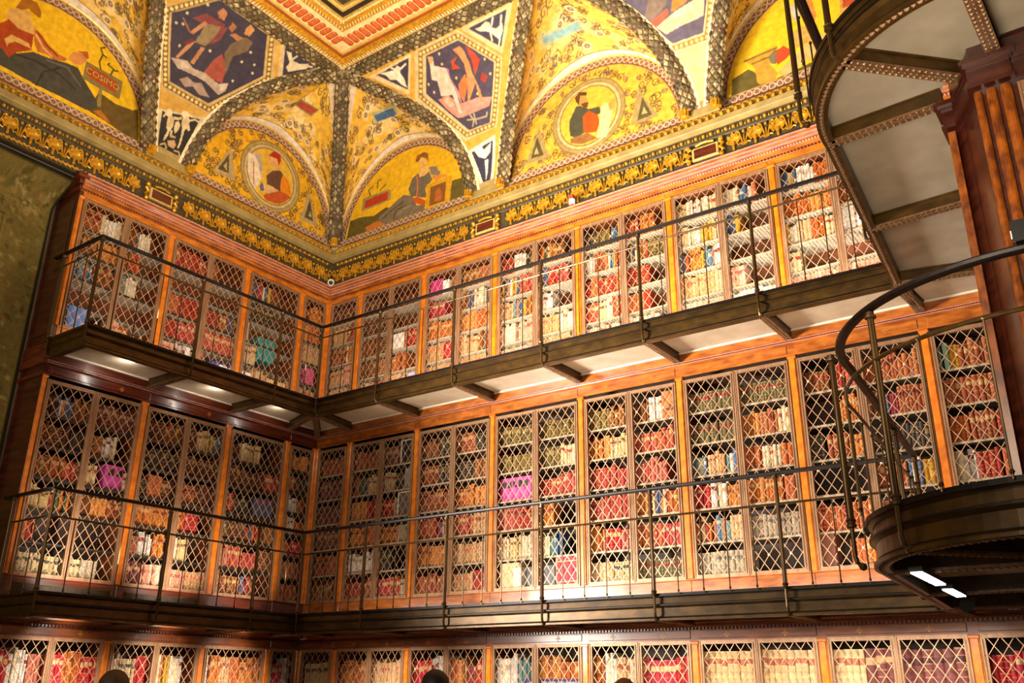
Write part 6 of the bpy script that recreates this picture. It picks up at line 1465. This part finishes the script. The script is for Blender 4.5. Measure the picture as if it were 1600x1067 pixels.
for fr, s1, e, carts in ((B, 8.25, 'back', (2.693, 5.593)), (L, 6.5, 'left', (2.721,))):
    root = trim('dark plaster frieze with gilt palmettes and scrolls above the cases of the %s wall' % e)
    m = MB(fr); m.sweep([(0.0, 4.71), (0.0, 4.995), (.012, 5.000), (.020, 5.012), (.020, 5.105), (-.2, 5.105), (-.2, 4.71)], lambda d: max(d, 0), s1); m.build('frieze_ground', M['friezedark'], root)
    m = MB(fr); m.sweep([(0.02, 5.108), (.045, 5.115), (.075, 5.125), (.082, 5.135), (.085, 5.195), (-.2, 5.20), (-.2, 5.10)], lambda d: max(d, 0), s1); m.build('fascia', M['tan'], root)
    m = MB(fr); m.sweep([(.05, 5.195), (.052, 5.25), (.060, 5.262), (.066, 5.285), (-.2, 5.29), (-.2, 5.19)], lambda d: max(d, 0), s1); m.build('ledge', M['tan'], root)
    m = MB(fr); s = .13
    while s < s1:
        m.ball(s, .030, 5.056, .021, 6); 
        m.ball(s + .042, .024, 5.056, .008, 5, rz=.016)
        s += .084
    m.build('bead_row', M['gold'], root, 'stuff')
    m = MB(fr); s = .15
    while s < s1:
        m.ball(s, .080, 5.228, .026, 6, rz=.030); m.ball(s + .030, .078, 5.258, .014, 5); m.ball(s - .030, .078, 5.258, .014, 5)
        m.add([(s + .028, .08, 5.20), (s + .046, .08, 5.24), (s + .037, .096, 5.235)], [(0, 1, 2)])
        s += .080
    m.build('egg_and_dart_row', M['gold'], root, 'stuff')
    m = MB(fr); s = .06; k = 0
    while s < s1:
        z = 4.745 + .010 * (k % 2)
        m.add([(s - .022, .002, z - .012), (s + .004, .014, z - .016), (s + .026, .002, z + .010), (s, .016, z + .016)], [(0, 1, 2, 3)])
        s += .026; k += 1
    m.build('leaf_braid', M['gold'], root, 'stuff')
    s = .12; k = 0
    while s < s1 - .1:
        if all(abs(s - c) > .27 for c in carts):
            link('palmette' if k % 2 else 'scroll', PALM if k % 2 else SCR, root, mw=fr.mat(s, 0.0, 4.785) @ Matrix.Diagonal((1.30, 1.0, 1.58, 1)))
        s += .118; k += 1
    for c in carts:
        m = MB(fr); m.bevelbox(c - .15, c + .15, 0, .030, 4.80, 4.95, .008); t = m.build('cartouche', M['goldpale'], root)
        m = MB(fr); m.bevelbox(c - .125, c + .125, .02, .034, 4.82, 4.93, .004); m.build('tablet', M['mahogany'], t)
        m = MB(fr)
        for sg in (-1, 1):
            for zz, rr in ((4.965, .030), (4.79, .028)):
                m.ball(c + sg * .185, .022, zz, rr, 8)
            m.tube([(c + sg * .165, .02, 4.80), (c + sg * .205, .025, 4.84), (c + sg * .172, .028, 4.875), (c + sg * .205, .025, 4.91), (c + sg * .165, .02, 4.95)], .022, 6)
        m.tube([(c - .10, .02, 4.975), (c - .03, .03, 4.985), (c + .03, .03, 4.985), (c + .10, .02, 4.975)], .014, 6)
        m.build('scrollwork', M['gold'], t)
# ------------------------------------------------------------------ tapestry
c = Canvas(3.68, 9.6, -1.8, 4.66, 55, 55, '#948248')
c.mottle(.25, .6); c.mottle(.2, .15)
rg = random.Random(3)
full = (slice(None), slice(None))
border = (c.X < 4.15) | (c.Y > 4.15)
c.put(full, border, '#74622e', .6)
c.put(full, (np.abs(c.X - 4.17) < .015) & (c.Y < 4.15), '#3a3014', .7); c.put(full, (np.abs(c.Y - 4.15) < .015) & (c.X > 4.15), '#3a3014', .7)
for k in range(620):
    if k % 2: x, y = rg.uniform(3.72, 4.13), rg.uniform(-1.6, 4.6)
    else: x, y = rg.uniform(3.7, 9.4), rg.uniform(4.18, 4.62)
    r = rg.uniform(.02, .07); a = rg.uniform(0, 6.28)
    col = rg.choice(('#584c20', '#9a8848', '#b09c60', '#625a2c', '#8a6638', '#a8884e'))
    c.poly([(x + r * cos(a), y + r * sin(a)), (x + r * .5 * cos(a + 1.6), y + r * .5 * sin(a + 1.6)), (x - r * cos(a), y - r * sin(a)), (x + r * .5 * cos(a - 1.6), y + r * .5 * sin(a - 1.6))], col, .75)
for x, y in ((4.42, 3.35), (4.62, 3.20), (4.5, 2.2)):
    c.poly([(x - .12, y), (x, y + .07), (x + .12, y + .01), (x, y + .02)], '#3c3218', .8)
for k in range(60):
    x, y = rg.uniform(4.3, 9.0), rg.uniform(-1.5, 1.6)
    c.disc(x, y, rg.uniform(.05, .2), rg.choice(('#6c6a36', '#7c7238', '#645e2c')), .5)
c.mottle(.18, .03)
c.put(full, (c.X < 3.71) | (c.Y > 4.635), '#2e2814')
dd = -.42 + .018 * np.sin(c.X * 3.1) + .010 * np.sin(c.X * 7.3 + c.Y) + .36 * np.clip((c.Y - 4.40) / .24, 0, 1) ** 1.5
o = grid_object('tapestry', L.pts(np.stack([c.X, dd, c.Y], -1).reshape(-1, 3)), c.C, M['tapestry'], None)
tag(o, 'faded green and brown woven tapestry hanging left of the bookcases', 'tapestry')
m = MB(L); m.tube([(3.67, -.05, 4.680), (9.6, -.05, 4.680)], .018, 8); q = m.build('hanging_rod', M['darkline'], o)

# ------------------------------------------------------------------ small fittings
root = thing('security_camera', 'small white dome camera in the corner above the upper cases', 'camera', (.07, -.07, 4.77))
m = MB(WD)
D_ = Vector((.62, -.62, -.48)).normalized()
X_ = D_.orthogonal().normalized(); Y_ = D_.cross(X_)
ctr = Vector((.085, -.085, 4.775))
def disc_along(mb, prof, n=16):
    mb.loft([[tuple(ctr + D_ * z + X_ * (r * cos(2 * pi * k / n)) + Y_ * (r * sin(2 * pi * k / n))) for k in range(n)] for r, z in prof])
disc_along(m, [(.040, -.05), (.048, -.02), (.048, .0), (.040, .012)]); m.smooth = False; m.build('housing', M['white'], root)
m = MB(WD); disc_along(m, [(.030, .008), (.028, .022), (.018, .032), (.004, .036)]); m.build('lens', M['black'], root)
m = MB(WD); m.lathe(.075, -.075, [(.012, 4.70), (.018, 4.712), (.016, 4.735), (.01, 4.75)], 10); m.build('foot', M['white'], root)

root = thing('cornice_lamp', 'small lit lamp cube on a bracket above the back-wall cases', 'lamp', (3.985, -.1, 4.72))
m = MB(WD); m.bevelbox(3.955, 4.015, -.115, -.06, 4.718, 4.728, .003); m.box(3.968, 4.002, -.075, -.06, 4.72, 4.83); m.bevelbox(3.953, 4.017, -.125, -.058, 4.79, 4.84, .004); m.build('bracket', M['redline'], root)
m = MB(WD); n = 4; m.loft([[(3.985 + r * cos(2 * pi * k / 12) , -.092 + r * sin(2 * pi * k / 12), z) for k in range(12)] for r, z in ((.020, 4.730), (.030, 4.735), (.031, 4.79), (.026, 4.792))]); m.build('diffuser', M['bulb'], root)

for nm, lab, x, y, z in (('motion_sensor', 'small white sensor under the middle gallery in the corner', .155, -.06, .135), ('motion_sensor', 'white sensor box under the middle gallery at the right edge', 7.75, -.30, .165)):
    root = thing(nm, lab, 'sensor', (x, y, z))
    m = MB(WD); m.add([], []); b_ = m.bevelbox(x - .035, x + .035, y, y - .04, z - .024, z + .024, -.006); m.build('housing', M['white'], root)
    m = MB(WD); m.bevelbox(x - .016, x + .016, y - .039, y - .045, z - .012, z + .010, -.002); m.build('window', M['cream'], root)

for k, (p, q_, lab) in enumerate((((7.755, -3.22), (7.735, -2.62), 'long lit strip light under the rounded end of the middle gallery'), ((7.715, -2.36), (7.700, -1.92), 'short lit strip light farther along under the middle gallery'))):
    root = thing('strip_light', lab, 'light', (p[0], p[1], .10))
    a, b_ = Vector((p[0], p[1])), Vector((q_[0], q_[1])); t = (b_ - a).normalized(); n = Vector((-t.y, t.x))
    def slab(w, z0, z1, e): return [tuple(v) for v in (a - t * e - n * w, b_ + t * e - n * w, b_ + t * e + n * w, a - t * e + n * w)], z0, z1
    m = MB(WD); m.prism(*slab(.030, .104, .128, .01)); m.build('fixture', M['black'], root)
    m = MB(WD); m.prism(*slab(.025, .098, .1045, 0)); m.build('diffuser', M['tube'], root)
root = thing('spotlight', 'black spotlight hanging under the middle gallery near the strip lights', 'light', (7.62, -1.25, .1))
m = MB(WD); m.tube([(7.62, -1.25, .13), (7.62, -1.33, .10)], .040, 12); m.tube([(7.62, -1.25, .12), (7.62, -1.25, .22)], .012, 8); m.build('body', M['black'], root)
m = MB(WD); m.tube([(7.62, -1.33, .10), (7.62, -1.338, .097)], .042, 12); m.build('bezel', M['black'], root)
root = thing('monitor_box', 'black box clipped to the curved handrail at the right edge', 'box', (8.54, -4.06, 1.24))
m = MB(WD); m.bevelbox(8.49, 8.66, -4.02, -4.10, 1.245, 1.325, -.006); m.build('body', M['black'], root)
m = MB(WD); m.bevelbox(8.482, 8.492, -4.045, -4.085, 1.262, 1.292, -.003); m.build('label_patch', M['white'], root)

# ------------------------------------------------------------------ visitors, seen only by the tops of their heads
SKIN = mat('skin', '#b88a6a', 0.55, dark='#a87a5a', scale=(20, 20, 20))
def person(x, y, top, yaw, hair, shirt, trousers, label):
    z0 = FLOOR
    hgt = top - z0
    k = hgt / 1.75
    root = thing('person', label, 'person', (x, y, z0))
    R = Matrix.Translation((x, y, z0)) @ Matrix.Rotation(yaw, 4, 'Z')
    def skin(name, V, E, rad, m_):
        me = bpy.data.meshes.new(name)
        me.from_pydata([tuple(v * k for v in p) for p in V], E, [])
        me.materials.append(m_)
        o = link(name, me, root, mw=R)
        md = o.modifiers.new('skin', 'SKIN'); md.use_smooth_shade = True
        sv = me.skin_vertices[0].data
        for i, r in enumerate(rad): sv[i].radius = (r[0] * k, r[1] * k) if isinstance(r, tuple) else (r * k, r * k)
        sv[0].use_root = True
        o.modifiers.new('sub', 'SUBSURF').levels = 1
        o.modifiers['sub'].render_levels = 2
        return o
    V = [(0, 0, .95), (0, .01, 1.12), (0, .0, 1.32), (0, .01, 1.44), (0, -.005, 1.50), (0, -.015, 1.58), (0, -.01, 1.67), (0, 0, 1.71)]
    E = [(i, i + 1) for i in range(7)]
    rad = [(.15, .11), (.135, .10), (.16, .11), (.12, .08), .055, (.066, .078), (.075, .092), (.05, .06)]
    for sg in (-1, 1):
        n = len(V)
        V += [(sg * .18, .0, 1.40), (sg * .22, .02, 1.12), (sg * .21, -.05, .88), (sg * .205, -.08, .80)]
        E += [(2, n), (n, n + 1), (n + 1, n + 2), (n + 2, n + 3)]; rad += [.058, .045, .034, .030]
        # fingers and thumb
        for f in range(4):
            m0 = len(V); dx = -.024 + .016 * f; ll = (.06, .072, .068, .052)[f]
            V += [(sg * .205 + dx * .2, -.085 + dx, .775), (sg * .20 + dx * .2, -.095 + dx, .775 - ll)]; E += [(n + 3, m0), (m0, m0 + 1)]; rad += [.010, .008]
        m0 = len(V); V += [(sg * .195, -.125, .79), (sg * .19, -.14, .755)]; E += [(n + 3, m0), (m0, m0 + 1)]; rad += [.011, .009]
        n = len(V)
        V += [(sg * .095, 0, .88), (sg * .105, -.01, .50), (sg * .11, .02, .10), (sg * .11, -.04, .045), (sg * .115, -.15, .03)]
        E += [(0, n), (n, n + 1), (n + 1, n + 2), (n + 2, n + 3), (n + 3, n + 4)]; rad += [(.09, .095), (.062, .066), .042, (.045, .045), (.04, .026)]
    skin('body', V, E, rad, SKIN)
    # face and ears
    m = MB(WD)
    for sg in (-1, 1):
        m.ball(sg * .031 * k, -.093 * k, 1.635 * k, .012 * k, 8); m.ball(sg * .078 * k, .0, 1.625 * k, .018 * k, 6, rz=.03 * k)
    m.lathe(0, -.105 * k, [(.006 * k, 1.63 * k), (.014 * k, 1.60 * k), (.010 * k, 1.59 * k)], 8)
    m.box(-.022 * k, .022 * k, -.098 * k, -.09 * k, 1.560 * k, 1.566 * k)
    link('face', m.mesh('face', SKIN), root, mw=R)
    cl = mat('shirt_cloth', shirt, .85); tr = mat('trouser_cloth', trousers, .85)
    V = [(0, 0, .93), (0, .01, 1.12), (0, .0, 1.32), (0, .01, 1.44)]; E = [(0, 1), (1, 2), (2, 3)]; rad = [(.165, .125), (.15, .115), (.175, .125), (.11, .085)]
    for sg in (-1, 1):
        n = len(V); V += [(sg * .185, 0, 1.40), (sg * .224, .02, 1.12), (sg * .214, -.045, .90)]; E += [(2, n), (n, n + 1), (n + 1, n + 2)]; rad += [.068, .056, .045]
    skin('jacket', V, E, rad, cl)
    V = [(0, 0, .97), (0, 0, .90)]; E = [(0, 1)]; rad = [(.16, .12), (.16, .12)]
    for sg in (-1, 1):
        n = len(V); V += [(sg * .095, 0, .84), (sg * .105, -.01, .50), (sg * .11, .02, .09)]; E += [(1, n), (n, n + 1), (n + 1, n + 2)]; rad += [(.10, .105), .078, .062]
    skin('trousers', V, E, rad, tr)
    # hair: a cap of tufts over the skull
    m = MB(WD); n = 28; rg = random.Random(int(x * 100)); rings = []
    for j in range(9):
        ph = j / 8 * 1.75; ring = []
        for q in range(n):
            a = 2 * pi * q / n; front = max(0, -sin(a))
            ph2 = min(ph, 1.75 - .85 * front)
            w = 1 + rg.uniform(-.018, .03)
            ring.append((.092 * k * w * sin(ph2) * cos(a), -.008 * k + .108 * k * w * sin(ph2) * sin(a), (1.655 + .103 * w * cos(ph2)) * k))
        rings.append(ring)
    m.loft(rings, caps=False); m.smooth = True
    o = link('hair', m.mesh('hair', mat('hair', hair, .55, dark=hair, scale=(60, 60, 60))), root, mw=R)
    return root
person(3.298, -4.428, -.337, 3.6, '#4a3018', '#3a4250', '#2c2c34', 'visitor with short brown hair standing in front of the left cases, crown of head showing')
person(4.765, -3.118, -.314, 3.4, '#120c0c', '#7a3030', '#202028', 'visitor with black hair standing in front of the back cases, crown of head showing')
person(5.525, -2.025, -.350, 3.5, '#6a3a1c', '#586048', '#34303a', 'visitor with auburn hair, only the very top of the head showing')
